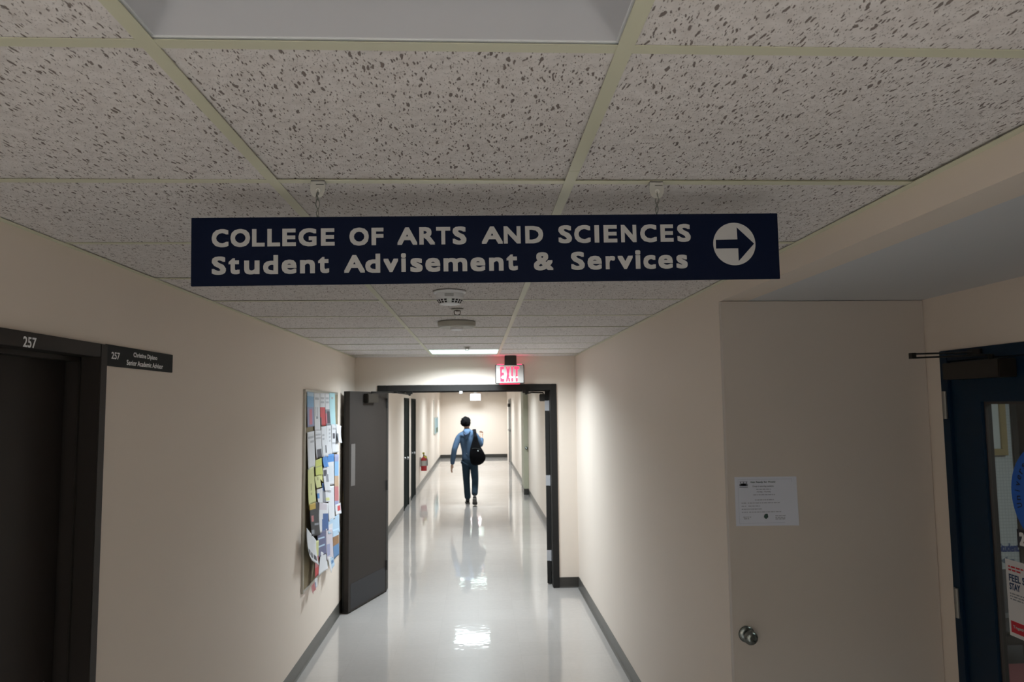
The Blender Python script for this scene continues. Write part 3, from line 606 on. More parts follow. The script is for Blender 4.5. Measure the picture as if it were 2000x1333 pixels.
tags = {14:'first lit ceiling light past the double doorway', 20:'second lit ceiling light past the double doorway', 27:'third lit ceiling light past the double doorway, above the far corridor',
        33:'fourth lit ceiling light past the double doorway', 38:'last lit ceiling light before the far end wall', -5:'nearer lit ceiling light behind the viewpoint', -10:'farther lit ceiling light behind the viewpoint'}
for k, s in tags.items():
    c = copy_tree(lit0); c.location.y = ROW0+ROWS*k+ROWS/2; c['label'] = s
    if k in LAMP_GAIN:
        for ch in c.children:
            if ch.type == "LIGHT": ch.data = ch.data.copy(); ch.data.energy = LAMP_W*LAMP_GAIN[k]; ch.data.spread = math.radians(LAMP_SPREAD)

# smoke detector
sd = empty('smoke_detector', (-.122,3.36,CE), 'white smoke detector with dark vents on the ceiling beyond the hanging sign', 'detector')
part(sd, MB().lathe([(0,-.0),(.075,0),(.075,-.005),(.069,-.009),(0,-.009)], 40, c=(-.122,3.36,CE)).build('base', WHITEP, smooth=False))
prof = [(0,-.009),(.062,-.009),(.064,-.014),(.064,-.030),(.060,-.036),(.046,-.058),(.040,-.060),(0,-.060)]
b = part(sd, smooth_angle(MB().lathe(prof, 48, c=(-.122,3.36,CE)).build('housing', WHITEP), .5))
m = MB()
for i in range(20):
    if i in (15,): continue
    a = 2*PI*i/20
    for (r0,z0,r1,z1) in ((.0592,-.0385,.0538,-.0455),(.0528,-.0472,.0477,-.0545)):
        vs = []
        for r, z in ((r0,z0),(r1,z1)):
            for da in (-.105,.105): vs.append((-.122+(r+.0006)*math.cos(a+da), 3.36+(r+.0006)*math.sin(a+da), CE+z-.0005))
        m.add(vs, [(0,1,3,2)])
sub(b, m.build('vent_slots', DARKS), sd)
a = -PI/2
m = MB().box((-.132,3.36-.062,CE-.054),(-.112,3.36-.045,CE-.039)); sub(b, m.build('test_button', mat('bright white lens',(.85,.92,.9),.25)), sd)
m = MB()
for z in (-.018,-.023,-.028): m.box((-.142,3.36-.0652,CE+z-.0012),(-.102,3.36-.0635,CE+z+.0012))
sub(b, m.build('printed_lines', mat('grey print',(.28,.29,.3),.6)), sd)

def sprinkler(x, y, label):
    e = empty('fire_sprinkler', (x,y,CE), label, 'sprinkler', 'fire sprinklers in the ceiling')
    BR = mat('dull bronze', (.16,.14,.12), .4, metal=.6)
    part(e, MB().lathe([(0,0),(.034,0),(.033,-.003),(.016,-.006),(.014,-.003),(0,-.003)], 24, c=(x,y,CE)).build('escutcheon', CREAMP))
    m = MB().tube([(x-.011,y,CE-.004),(x-.017,y,CE-.014),(x-.014,y,CE-.028),(x,y,CE-.033)], .0028, 8).tube([(x+.011,y,CE-.004),(x+.017,y,CE-.014),(x+.014,y,CE-.028),(x,y,CE-.033)], .0028, 8).tube([(x,y,CE),(x,y,CE-.012)], .009, 12)
    part(e, m.build('yoke', BR)); part(e, MB().lathe([(0,-.032),(.017,-.033),(.017,-.0345),(0,-.0355)], 20, c=(x,y,CE)).build('deflector', BR))
    return e
s0 = sprinkler(-.104,3.98,'small bronze fire sprinkler between smoke detector and round disc')
s1 = copy_tree(s0); s1.location = (-.087,6.60,CE); s1['label'] = 'tiny fire sprinkler just in front of the lit ceiling light'
dk = empty('ceiling_disc', (-.124,4.60,CE), 'flat round cream disc fitting on the ceiling before the lit light', 'detector')
part(dk, smooth_angle(MB().lathe([(0,0),(.118,0),(.120,-.004),(.117,-.026),(.108,-.034),(0,-.036)], 48, c=(-.124,4.60,CE)).build('disc', CREAMP), .5))
part(dk, smooth_angle(MB().lathe([(0,-.034),(.042,-.034),(.038,-.048),(.030,-.051),(0,-.051)], 32, c=(-.124,4.60,CE)).build('hub', WHITEP), .5))

# ================================================================ THE HANGING SIGN
sy = ROW0+ROWS
hs = empty('hanging_sign', (.0354,sy,2.2901), 'dark blue hanging sign reading College of Arts and Sciences Student Advisement & Services, arrow right', 'sign')
hs.rotation_euler = (0,0,0)
yaw, rol, til = .0063, .0108, .0214
ux = Vector((math.cos(yaw), math.sin(yaw), 0)); n0 = Vector((math.sin(yaw), -math.cos(yaw), 0)); uz = Vector((0,0,1))
ux2 = math.cos(rol)*ux+math.sin(rol)*uz; uz2 = -math.sin(rol)*ux+math.cos(rol)*uz; uz3 = math.cos(til)*uz2+math.sin(til)*n0
SM = frame((.0354,sy,2.2901), ux2, uz3)
part(hs, MB().box((-.682,-.0786,-.006),(.682,.0786,0),M=SM).build('panel', NAVY, bevel=.0008))
# each letter in its own box: (left, right) edges across the panel
ANCH = [(414,-.6354),(653,-.3600),(776,-.2165),(941,-.0218),(1090,.1561),(1350,.4720)]
def along(x):
    for (a, p), (b, q) in zip(ANCH[:-1], ANCH[1:]):
        if x <= b or b == 1350: return p+(q-p)*(x-a)/(b-a)
row1 = [('C',212,320),('O',333,460),('L',473,555),('L',572,655),('E',670,758),('G',775,893),('E',922,1012),('O',1108,1234),('F',1252,1330),('A',1420,1550),('R',1563,1665),('T',1673,1765),('S',1780,1870),
        ('A',1970,2107),('N',2113,2223),('D',2253,2370),('S',2470,2557),('C',2572,2677),('I',2703,2733),('E',2762,2850),('N',2875,2975),('C',3000,3107),('E',3132,3217),('S',3242,3330)]
row2 = [('S',213,305),('t',320,393),('u',422,522),('d',545,642),('e',665,762),('n',785,882),('t',902,975),('A',1072,1208),('d',1210,1307),('v',1328,1425),('i',1443,1475),('s',1503,1582),('e',1600,1697),('m',1718,1872),('e',1893,1990),
        ('n',2015,2108),('t',2127,2200),('&',2305,2433),('S',2547,2635),('e',2653,2745),('r',2770,2832),('v',2848,2947),('i',2963,2997),('c',3015,3095),('e',3112,3207),('s',3230,3303)]
BW = .0020; glyphs = []
def place(ch, a, b, base, cap, xh):
    x0, x1 = along(350+a*.3), along(350+b*.3); o = .0008 if ch in 'COGSescaud&' else 0
    top = {'t':cap*.93,'d':cap*1.06,'i':cap*1.06}.get(ch, xh if ch.islower() else cap)
    ob = o; ot = o if ch not in 'du' else 0
    glyphs.append((ch, x0, x1, base-ob, base+top+ot))
for ch, a, b in row1:
    t_ = (along(350+a*.3)+.635)/1.107; place(ch, a, b, .0108+.0018*t_, .0402+.0012*t_, .03)
for ch, a, b in row2:
    t_ = (along(350+a*.3)+.635)/1.107; place(ch, a, b, -.0525+.0020*t_, .0405+.0012*t_, .0312)
part(hs, text_mesh('lettering', glyphs, SM, LETTER, bold=BW, depth=.0005), 'grey white bold lettering')
vs = [SM@Vector((.5747+.0508*math.cos(2*PI*i/72), .0056+.0508*math.sin(2*PI*i/72), .0005)) for i in range(72)]
part(hs, MB().add(vs, [tuple(range(72))]).build('arrow_disc', LETTER), 'white disc')
ar = [(.5303,.0155),(.5824,.0165),(.5815,.0455),(.6222,.0059),(.5835,-.0355),(.5834,-.0048),(.5303,-.0050)]
part(hs, MB().add([SM@Vector((x,y,.0009)) for x, y in ar], [tuple(range(7))[::-1]]).build('arrow', NAVY), 'dark blue arrow pointing right')
WIRE = mat('twisted steel wire', (.13,.14,.125), .45, metal=.3)
for i, (xc, xw, lab) in enumerate(((-.362,-.3985,'left'),(.424,.392,'right'))):
    top = SM@Vector((xw,.0786,-.003)); hole = Vector((xc+.001, sy-.0155, CE-.0275))
    m = MB(); n = 16
    loopL = []; loopR = []
    for k in range(n+1):
        t = k/n; p = hole.lerp(top, t); amp = .0034*math.sin(PI*t)+.0010; ph = (2.2*PI)*t + (.6 if i else 0)
        loopL.append(p+Vector((amp*math.cos(ph), amp*.7*math.sin(ph), 0))); loopR.append(p-Vector((amp*math.cos(ph), amp*.7*math.sin(ph), 0)))
    m.tube(loopL, .00115, 8).tube(loopR, .00115, 8)
    if i == 0: m.tube([hole+Vector((-.001,-.001,.0)), hole+Vector((-.0035,-.001,-.012)), hole+Vector((-.0032,-.001,-.022))], .0009, 6)
    part(hs, m.build('hanging_wire', WIRE, smooth=True))
    c = empty('ceiling_clip', (xc,sy,CE), 'grey plastic ceiling clip holding the %s wire of the hanging sign' % lab, 'clip', 'ceiling clips of the hanging sign')
    yb = sy-.0135
    pr_ = [(-.0155,.001),(-.0155,-.010),(-.0170,-.011),(-.0165,-.026),(-.0125,-.036),(-.006,-.0405),(.006,-.0405),(.0125,-.036),(.0165,-.026),(.0170,-.011),(.0155,-.010),(.0155,.001)]
    k = len(pr_); vs = [(xc+x,yb,CE+z) for x, z in pr_]+[(xc+x,yb+.0022,CE+z) for x, z in pr_]
    m = MB().add(vs, [tuple(range(k)), tuple(range(k,2*k))[::-1]]+[(j,(j+1)%k,k+(j+1)%k,k+j) for j in range(k)])
    m.box((xc-.0155,yb,CE-.0022),(xc+.0155,sy+.014,CE-.0003))
    part(c, m.build('hanger_tab', CLIPM))
    part(c, MB().box((xc-.004,yb-.0004,CE-.0106),(xc+.014,yb,CE-.0094)).build('fold_line', DARKS))
    ring_ = MB(); R0, r0 = .0042, .0016; vs = []; fs = []
    for a in range(20):
        for b_ in range(8):
            t, q = 2*PI*a/20, 2*PI*b_/8; rr = R0+r0*math.cos(q)
            vs.append((xc+.001+rr*math.cos(t), yb-.0006+r0*math.sin(q), CE-.0245+rr*math.sin(t)))
            fs.append((a*8+b_, ((a+1)%20)*8+b_, ((a+1)%20)*8+(b_+1)%8, a*8+(b_+1)%8))
    part(c, ring_.add(vs, fs).build('eyelet', mat('pale eyelet',(.62,.62,.58),.35), smooth=True))

# ================================================================ EXIT SIGNS
ex = empty('exit_sign', (.3455,7.75,2.25), 'lit red exit sign hanging from the ceiling in front of the doorway head', 'sign')
EY = 7.80
REDL = mat('red exit glow', (.5,.01,.03), .5, emit=(1.,.03,.09), es=1.7)
REDD = mat('bright diode', (.9,.5,.5), .5, emit=(1.,.45,.45), es=7)
EXF = mat('lit grey exit face', (.52,.49,.47), .5)
part(ex, MB().box((.293,EY-.03,2.352),(.418,EY+.03,CE-.001)).build('canopy', CLOSER, bevel=.003))
m = MB().box((.194,EY-.035,2.152),(.497,EY+.035,2.352)); part(ex, m.build('housing', DARKS, bevel=.003))
part(ex, MB().box((.202,EY-.037,2.160),(.489,EY-.034,2.345)).build('face', EXF), 'grey face')
ME = frame((0,EY-.037,0),(1,0,0),(0,0,1))
for g_ in (('E',.245,.285,2.172,2.330),('X',.305,.348,2.172,2.330),('I',.362,.378,2.172,2.330),('T',.392,.444,2.172,2.330)):
    part(ex, text_mesh('letter', [g_], ME, REDL, bold=.0045), 'glowing red letter '+g_[0])
for x, r in ((.262,.0065),(.363,.009),(.386,.009),(.421,.007),(.340,.004)): part(ex, MB().lathe([(0,0),(r,0),(r*.6,.003),(0,.004)], 14, M=Matrix.Translation((x,EY-.0385,2.218)) @ Matrix.Rotation(PI/2,4,'X')).build('light_diode', REDD), 'white hot diode dot')
part(ex, MB().box((.24,EY-.03,2.146),(.45,EY+.03,2.1515)).build('down_light', REDL), 'red strip under the sign')
for a_, b_ in ((.215,.285),(.425,.475)): part(ex, MB().box((a_,EY-.032,2.3525),(b_,EY+.03,2.3535)).build('top_light', mat('red slot glow',(.5,.01,.03),.5,emit=(1,.03,.12),es=9)), 'red slot on top of the sign')
e2 = empty('exit_sign', (-.055,26.9,2.23), 'far pale glowing exit sign near the end wall of the corridor', 'sign')
PG = mat('pale pink glow', (.9,.8,.8), .5, emit=(1.,.80,.84), es=2.0)
part(e2, MB().box((-.25,26.86,2.10),(.13,26.94,2.35)).build('housing', WHITEP, bevel=.006)); part(e2, MB().box((-.235,26.852,2.115),(.115,26.859,2.335)).build('face', PG))
part(e2, MB().box((-.12,26.87,2.35),(.0,26.93,CE-.001)).build('canopy', WHITEP))
part(e2, text_mesh('lettering', [('EXIT',-.19,.07,2.14,2.31)], frame((0,26.851,0),(1,0,0),(0,0,1)), mat('soft red letter',(.6,.1,.15),.5,emit=(1,.35,.45),es=1.2), bold=.006), 'soft red letters')

# ================================================================ BULLETIN BOARD
bb = empty('bulletin_board', (XL,6.27,1.295), 'tall cork bulletin board in a metal frame covered with papers, on left wall', 'board')
y0, y1, z0, z1 = 5.624, 6.920, .560, 2.060; w_ = .022
part(bb, MB().box((XL,y0+.005,z0+.005),(XL+.014,y1-.005,z1-.005)).build('cork_panel', CORK))
m = MB().box((XL,y0,z0),(XL+.016,y0+w_,z1)).box((XL,y1-w_,z0),(XL+.016,y1,z1)).box((XL,y0+w_,z0),(XL+.016,y1-w_,z0+w_)).box((XL,y0+w_,z1-w_),(XL+.016,y1-w_,z1))
part(bb, m.build('frame', ALU, bevel=.002))
PC = {'white':(.66,.68,.72),'text':(.40,.42,.46),'faint':(.60,.64,.69),'grey':(.25,.27,.31),'dark':(.06,.06,.08),'black':(.03,.03,.035),'red':(.55,.06,.07),'rose':(.48,.17,.18),'pink':(.62,.20,.28),
 'pinkw':(.58,.54,.60),'ltblue':(.42,.58,.74),'blue':(.07,.25,.62),'blue2':(.22,.42,.66),'blue3':(.10,.22,.42),'lilac':(.30,.32,.50),'cyan':(.42,.68,.74),'yellow':(.62,.64,.30),'yellow2':(.70,.72,.30),
 'lime':(.55,.60,.15),'olive':(.38,.38,.18),'navy':(.05,.12,.30),'navyp':(.12,.13,.24),'tan':(.48,.33,.22),'gold':(.52,.36,.06),'brown':(.28,.15,.07)}
for q, (nm, lab, cc, bands) in enumerate(PAPERS):
    nu, nv = 12, 16; vs = []; fs = []; mi = []; cols = []
    base = XL+.0175+q*.0011; rr = random.Random(q*3+1); curl = rr.uniform(.004,.016)
    if nm == 'curled_paper': curl = .03
    off = 'torn tabs' in lab
    if off: curl = .03; base = XL+.055
    for j in range(nv+1):
        v = j/nv
        for i in range(nu+1):
            u = i/nu
            a = Vector(cc[0]).lerp(Vector(cc[1]), u); b = Vector(cc[3]).lerp(Vector(cc[2]), u); p = a.lerp(b, v)
            vs.append((base+curl*v*v*(.4+.6*abs(2*u-1)), p.x, p.y))
    for j in range(nv):
        for i in range(nu):
            u, v = (i+.5)/nu, (j+.5)/nv; c = 'white'
            for (a0,b0,a1,b1,k) in bands:
                if a0 <= u <= a1 and b0 <= v <= b1:
                    if k == 'text' and (j % 2): continue
                    c = k
            if c not in cols: cols.append(c)
            fs.append((j*(nu+1)+i, (j+1)*(nu+1)+i, (j+1)*(nu+1)+i+1, j*(nu+1)+i+1)); mi.append(cols.index(c))
    me = bpy.data.meshes.new(nm); me.from_pydata(vs, [], fs)
    for c in cols: me.materials.append(mat('paper '+c, PC[c], .6, noise=(30,.03)))
    for p, i in zip(me.polygons, mi): p.material_index = i
    me.shade_smooth()
    o = link(nm, me); so = o.modifiers.new('s','SOLIDIFY'); so.thickness = .0004
    tag(o, lab, 'paper', 'papers pinned to the bulletin board')

# ================================================================ NOTICE ON THE CLOSET DOOR
MN = frame((0,YA-.0008,0),(1,0,0),(0,0,1))
nx0, nx1, nz0, nz1 = 1.0915, 1.3605, 1.4045, 1.610
no = empty('paper_notice', (1.226,YA,1.507), 'white landscape notice headed Get Ready for Finals, taped on the beige closet door', 'notice')
vs = []; fs = []
for j in range(9):
    for i in range(9):
        u, v = i/8, j/8; vs.append((nx0+(nx1-nx0)*u, YA-.0006-.010*max(0,u-.75)**2*16*(1-v)*.8, nz0+(nz1-nz0)*v+.0015*(1-u)))
for j in range(8):
    for i in range(8): fs.append((j*9+i, j*9+i+1, (j+1)*9+i+1, (j+1)*9+i))
part(no, MB().add(vs, fs).build('sheet', mat('cool white paper',(.60,.63,.72),.6), smooth=True))
INK = mat('grey print ink',(.17,.18,.22),.6); INKG = mat('dark green ink',(.03,.07,.06),.6)
part(no, text_mesh('headline', [('Get Ready for Finals!',1.160,1.268,1.5835,1.5925)], MN, INKG, bold=.0003), 'dark green headline')
part(no, text_mesh('print', [('Drop in tutoring available',1.169,1.260,1.5665,1.5745),('Monday - Thursday',1.186,1.247,1.5440,1.5505)], MN, INK, bold=.0002), 'grey print')
part(no, print_bars('fine_print', MN, [(1.184,1.247,1.5565),(1.170,1.264,1.5335),(1.177,1.258,1.512),(1.118,1.140,1.4995),(1.145,1.288,1.4995),(1.118,1.141,1.4865),(1.147,1.198,1.4865),(1.118,1.152,1.474),(1.156,1.210,1.474),(1.118,1.145,1.4615),(1.150,1.294,1.4615),(1.124,1.158,1.441),(1.126,1.150,1.434),(1.262,1.315,1.444),(1.262,1.310,1.437),(1.262,1.312,1.431)], mat('pale print ink',(.30,.32,.38),.6), .0036, 5), 'rows of faint small print')
m = MB()
for a, b, c, d in ((1.106,1.340,1.4165,1.4175),(1.106,1.340,1.600,1.601),(1.106,1.107,1.4165,1.601),(1.339,1.340,1.4165,1.601)): m.add([MN@Vector(p) for p in ((a,c,.0003),(b,c,.0003),(b,d,.0003),(a,d,.0003))], [(0,1,2,3)])
part(no, m.build('border', mat('blue grey ink',(.33,.38,.47),.6)))
m = MB()
for a, b, c, d in ((1.112,1.148,1.566,1.569),(1.112,1.148,1.572,1.582),(1.118,1.142,1.574,1.584),(1.112,1.148,1.590,1.592),(1.115,1.119,1.583,1.590),(1.128,1.132,1.583,1.590),(1.141,1.145,1.583,1.590)): m.add([MN@Vector(p) for p in ((a,c,.0004),(b,c,.0004),(b,d,.0004),(a,d,.0004))], [(0,1,2,3)])
part(no, m.build('building_emblem', INK), 'small grey building emblem')
m = MB().add([MN@Vector((1.222+x*.0095, 1.4445+y*.011, .0004)) for x, y in ((-.9,.3),(-.5,.8),(0,1),(.8,.9),(.9,.3),(1,-.3),(.6,-.6),(0,-1),(-.6,-.7),(-1,-.2))], [tuple(range(10))[::-1]])
part(no, m.build('crest', INKG), 'small black crest')

# ================================================================ FAR CORRIDOR THINGS
fe = empty('fire_extinguisher', (XLF+.09,17.7,.44), 'red fire extinguisher with yellow tag on the left wall beyond the doorway', 'extinguisher')
X, Y = XLF+.095, 17.7
part(fe, smooth_angle(MB().lathe([(0,.40),(.066,.40),(.072,.41),(.072,.66),(.060,.70),(.028,.725),(.024,.745),(0,.745)], 28, c=(X,Y,0)).build('tank', mat('fire red',(.45,.012,.018),.3,coat=.4)), .6))
part(fe, MB().lathe([(0.0,.52),(.0728,.52),(.0728,.64),(0,.64)], 28, c=(X,Y,0)).build('tank_label', mat('silver label',(.50,.50,.47),.4)))
m = MB().box((X-.012,Y-.05,.745),(X+.012,Y+.03,.77)).box((X-.010,Y-.10,.775),(X+.010,Y+.02,.788)).box((X-.010,Y-.09,.81),(X+.010,Y+.02,.822)).tube([(X,Y,.74),(X,Y,.80)],.014)
part(fe, m.build('valve_handle', DARKS)); part(fe, MB().tube([(X+.01,Y-.03,.76),(X+.06,Y-.06,.74),(X+.082,Y-.05,.66),(X+.080,Y-.03,.52)],.010).build('hose', DARKS, smooth=True))
part(fe, MB().box((X+.005,Y-.075,.735),(X+.085,Y-.072,.775),M=Matrix.Translation((X,Y,.75))@Matrix.Rotation(.6,4,'Y')@Matrix.Translation((-X,-Y,-.75))).box((X-.03,Y-.062,.79),(X+.02,Y-.058,.835)).build('inspection_tag', mat('yellow tag',(.62,.55,.08),.6)))
part(fe, MB().box((XLF,Y-.04,.50),(XLF+.025,Y+.04,.72)).build('wall_bracket', STEEL))
po = empty('wall_poster', (XLF,24.2,1.3), 'small blue and green framed poster far down the left corridor wall', 'poster')
part(po, MB().box((XLF,23.4,1.03),(XLF+.045,25.1,1.55)).build('frame', mat('pale poster frame',(.45,.5,.48),.5), bevel=.004))
part(po, MB().box((XLF+.045,23.45,1.06),(XLF+.048,25.05,1.52)).build('print', mat('sea blue print',(.25,.40,.45),.6)))
part(po, MB().box((XLF+.048,23.7,1.07),(XLF+.050,24.9,1.22)).build('green_band', mat('dark green print',(.06,.13,.09),.6)))
part(po, MB().box((XLF,23.15,1.03),(XLF+.012,23.3,2.1)).build('side_rail', CREAMP))
# ================================================================ THE WALKING PERSON
def skin(name, nodes, edges, mt, sub_=2, root=0, post=None):
    me = bpy.data.meshes.new(name); me.from_pydata([n[0] for n in nodes], edges, [])
    o = bpy.data.objects.new(name, me); COL.objects.link(o)
    md = o.modifiers.new('skin','SKIN'); md.use_smooth_shade = True; md.branch_smoothing = .4
    for i, n in enumerate(nodes):
        sv = me.skin_vertices[0].data[i]; r = n[1]; sv.radius = r if isinstance(r, tuple) else (r, r); sv.use_root = (i == root)
    sd_ = o.modifiers.new('sub','SUBSURF'); sd_.levels = sub_; sd_.render_levels = sub_
    bpy.context.view_layer.update()
    m2 = bpy.data.meshes.new_from_object(o.evaluated_get(bpy.context.evaluated_depsgraph_get()))
    bpy.data.objects.remove(o); m2.name = name; m2.materials.clear(); m2.materials.append(mt); m2.shade_smooth()
    if post:
        for v in m2.vertices: v.co = post(v.co)
    return link(name, m2)
PX, PY = -.152, 14.74
SKINM = mat('skin', (.46,.28,.20), .5); HAIR = mat('black hair', (.004,.004,.0045), .9, spec=.04, bump=(90,.6,.01))
HOOD = mat('faded blue cotton', (.066,.110,.180), .9, spec=.1, bump=(24,.35,.012)); JEAN = mat('dark denim', (.020,.036,.054), .9, spec=.1, bump=(22,.35,.012))
SHOE = mat('black shoe', (.012,.012,.013), .5); SOLE = mat('grey shoe sole', (.09,.085,.08), .7)
pe = empty('person', (PX,PY,0), 'person walking away in blue hooded sweatshirt and dark jeans, black bag on right shoulder', 'person')
def P(x, y, z): return (x, PY+y, z)
pel = P(-.152,0,.87)
Lh, Lk, La = P(-.228,.01,.82), P(-.222,.10,.46), P(-.196,.05,.085)
Rh, Rk, Ra = P(-.078,-.01,.82), P(-.048,-.05,.46), P(-.060,-.33,.20)
Ls, Le, Lw = P(-.355,-.01,1.345), P(-.452,-.10,1.07), P(-.497,-.06,.775)
Rs, Re, Rw = P(-.030,-.01,1.375), P(.058,.00,1.125), P(.088,.21,1.265)
hd = P(-.225,.02,1.585)
def lerp(a, b, t): return tuple(a[i]+(b[i]-a[i])*t for i in range(3))
nodes = [(pel,(.12,.09)),(P(-.158,.0,1.02),(.105,.08)),(P(-.170,.0,1.20),(.125,.09)),(P(-.187,-.005,1.34),(.11,.08)),(P(-.20,.0,1.43),(.05,.05)),(P(-.213,.012,1.49),(.047,.05)),
 (P(-.222,.02,1.555),(.068,.080)),(P(-.228,.015,1.62),(.072,.088)),(P(-.229,.012,1.665),(.045,.055)),
 (Ls,.052),(Le,.038),(Lw,.026),(Rs,.052),(Re,.038),(Rw,.026),(Lh,.08),(Lk,.053),(La,.037),(Rh,.08),(Rk,.053),(Ra,.037)]
edges = [(0,1),(1,2),(2,3),(3,4),(4,5),(5,6),(6,7),(7,8),(3,9),(9,10),(10,11),(3,12),(12,13),(13,14),(0,15),(15,16),(16,17),(0,18),(18,19),(19,20)]
def hand(w, d, side, grip):
    """palm and five unequal bent fingers from the wrist w in direction d; side = thumb side"""
    global nodes, edges
    w = Vector(w); d = Vector(d).normalized(); s = Vector(side).normalized(); b = d.cross(s).normalized(); i0 = len(nodes)
    wi = 11 if grip == 'L' else 14
    nodes.append((tuple(w+d*.05),(.034,.017))); edges.append((wi,i0))
    nodes.append((tuple(w+d*.085),(.037,.015))); edges.append((i0,i0+1))
    c = .5 if grip == 'L' else 1.1
    for k, (o_, l) in enumerate(((.029,.068),(.010,.078),(-.010,.073),(-.028,.058))):
        a = w+d*.092+s*o_; p1 = a+d*l*.42; p2 = p1+(d*math.cos(c*.6)+b*math.sin(c*.6))*l*.33; p3 = p2+(d*math.cos(c*1.1)+b*math.sin(c*1.1))*l*.25
        j = len(nodes); nodes += [(tuple(a),.0095),(tuple(p1),.009),(tuple(p2),.0083),(tuple(p3),.007)]; edges += [(i0+1,j),(j,j+1),(j+1,j+2),(j+2,j+3)]
    a = w+d*.030+s*.032; p1 = a+(d*.6+s*.7+b*.2)*.030; p2 = p1+(d*.9+s*.2+b*.3)*.030
    j = len(nodes); nodes += [(tuple(a),.012),(tuple(p1),.0105),(tuple(p2),.009)]; edges += [(i0,j),(j,j+1),(j+1,j+2)]
hand(Lw, (-.12,.12,-.98), (.25,.95,.1), 'L')
hand(Rw, (-.05,.35,.93), (-.9,.2,.1), 'R')
# nose, ears
j = len(nodes); nodes += [(P(-.214,.108,1.575),(.014,.016)),(P(-.30,.0,1.578),(.012,.022)),(P(-.148,.02,1.578),(.012,.022))]
edges += [(6,j),(6,j+1),(6,j+2)]
body = part(pe, skin('body', nodes, edges, SKINM, 1))
for dx in (-.03,.034):
    part(pe, MB().lathe([(0,-.010),(.008,-.006),(.010,0),(.008,.006),(0,.010)], 12, c=P(-.215+dx,.092,1.602)).build('eye', DARKS, smooth=True))
part(pe, MB().tube([P(-.236,.098,1.535),P(-.212,.104,1.533),P(-.188,.096,1.535)], .005, 8).build('mouth', mat('lip',(.4,.16,.13),.5)))
# hair: full short dark hair, longer on top
m = MB(); vs = []; fs = []; nu, nv = 30, 18; rr = random.Random(4)
for j in range(nv+1):
    t = PI*j/nv
    for i in range(nu):
        a = 2*PI*i/nu
        x, y, z = math.sin(t)*math.cos(a), math.sin(t)*math.sin(a), math.cos(t)
        r = 1+rr.uniform(-.05,.07)+.05*math.sin(5*a+3*t)+(.10*rr.random() if t < 1.0 else 0)
        lift = 0
        if y > .15 and z < .45: r *= .80                     # face side stays clear
        if z < -.55: r *= 1-.25*min(1,(-z-.55)/.4)
        vs.append(P(-.228+x*.099*r, .006+y*.106*r, 1.588+z*.108*r+lift))
for j in range(nv):
    for i in range(nu): fs.append((j*nu+i, j*nu+(i+1)%nu, (j+1)*nu+(i+1)%nu, (j+1)*nu+i))
hr = part(pe, MB().add(vs, fs).build('hair', HAIR, smooth=True))
# lofted tubes for the clothes
def loft(secs, n=28):
    vs = []; fs = []
    for (cx_, cy_, z, rx, ry) in secs:
        for i in range(n):
            a = 2*PI*i/n; vs.append(P(cx_+rx*math.copysign(abs(math.cos(a))**.85, math.cos(a)), cy_+ry*math.copysign(abs(math.sin(a))**.85, math.sin(a)), z))
    for j in range(len(secs)-1):
        for i in range(n): fs.append((j*n+i, j*n+(i+1)%n, (j+1)*n+(i+1)%n, (j+1)*n+i))
    fs += [tuple(range(n))[::-1], tuple((len(secs)-1)*n+i for i in range(n))]
    return vs, fs
def join_mesh(o, vs, fs):
    bm = bmesh.new(); bm.from_mesh(o.data); v0 = [bm.verts.new(v) for v in vs]
    for f in fs:
        fc = bm.faces.new([v0[i] for i in f]); fc.smooth = True
    bmesh.ops.recalc_face_normals(bm, faces=bm.faces); bm.to_mesh(o.data); bm.free(); return o
# sweatshirt
def flat(c):   # torso wider than deep
    return c
hn = [(P(-.152,.0,.90),(.158,.115)),(P(-.155,.0,.985),(.150,.112)),(P(-.165,.0,1.14),(.160,.112)),(P(-.178,-.005,1.28),(.165,.11)),(P(-.188,-.005,1.375),(.115,.085)),(P(-.200,.0,1.455),(.062,.062)),
 (P(-.352,-.012,1.335),(.075,.075)),(lerp(Ls,Le,.5),.066),(Le,.060),(lerp(Le,Lw,.6),.054),(lerp(Le,Lw,1.02),.043),
 (P(-.032,-.012,1.358),(.075,.075)),(lerp(Rs,Re,.5),.066),(Re,.060),(lerp(Re,Rw,.6),.052),(lerp(Re,Rw,.98),.042)]
he = [(0,1),(1,2),(2,3),(3,4),(4,5),(4,6),(6,7),(7,8),(8,9),(9,10),(4,11),(11,12),(12,13),(13,14),(14,15)]
torso = loft([(-.150,0,.865,.150,.108),(-.150,0,.90,.160,.118),(-.153,0,.95,.152,.112),(-.158,0,1.02,.150,.108),(-.165,0,1.10,.160,.110),(-.172,0,1.20,.172,.114),(-.180,-.004,1.29,.180,.112),(-.186,-.006,1.345,.172,.102),(-.190,-.006,1.385,.140,.088),(-.196,-.004,1.42,.095,.072),(-.202,0,1.455,.064,.060),(-.206,.004,1.475,.054,.054)])
sw = part(pe, join_mesh(skin('sweatshirt', hn, he, HOOD, 2, 2), *torso))
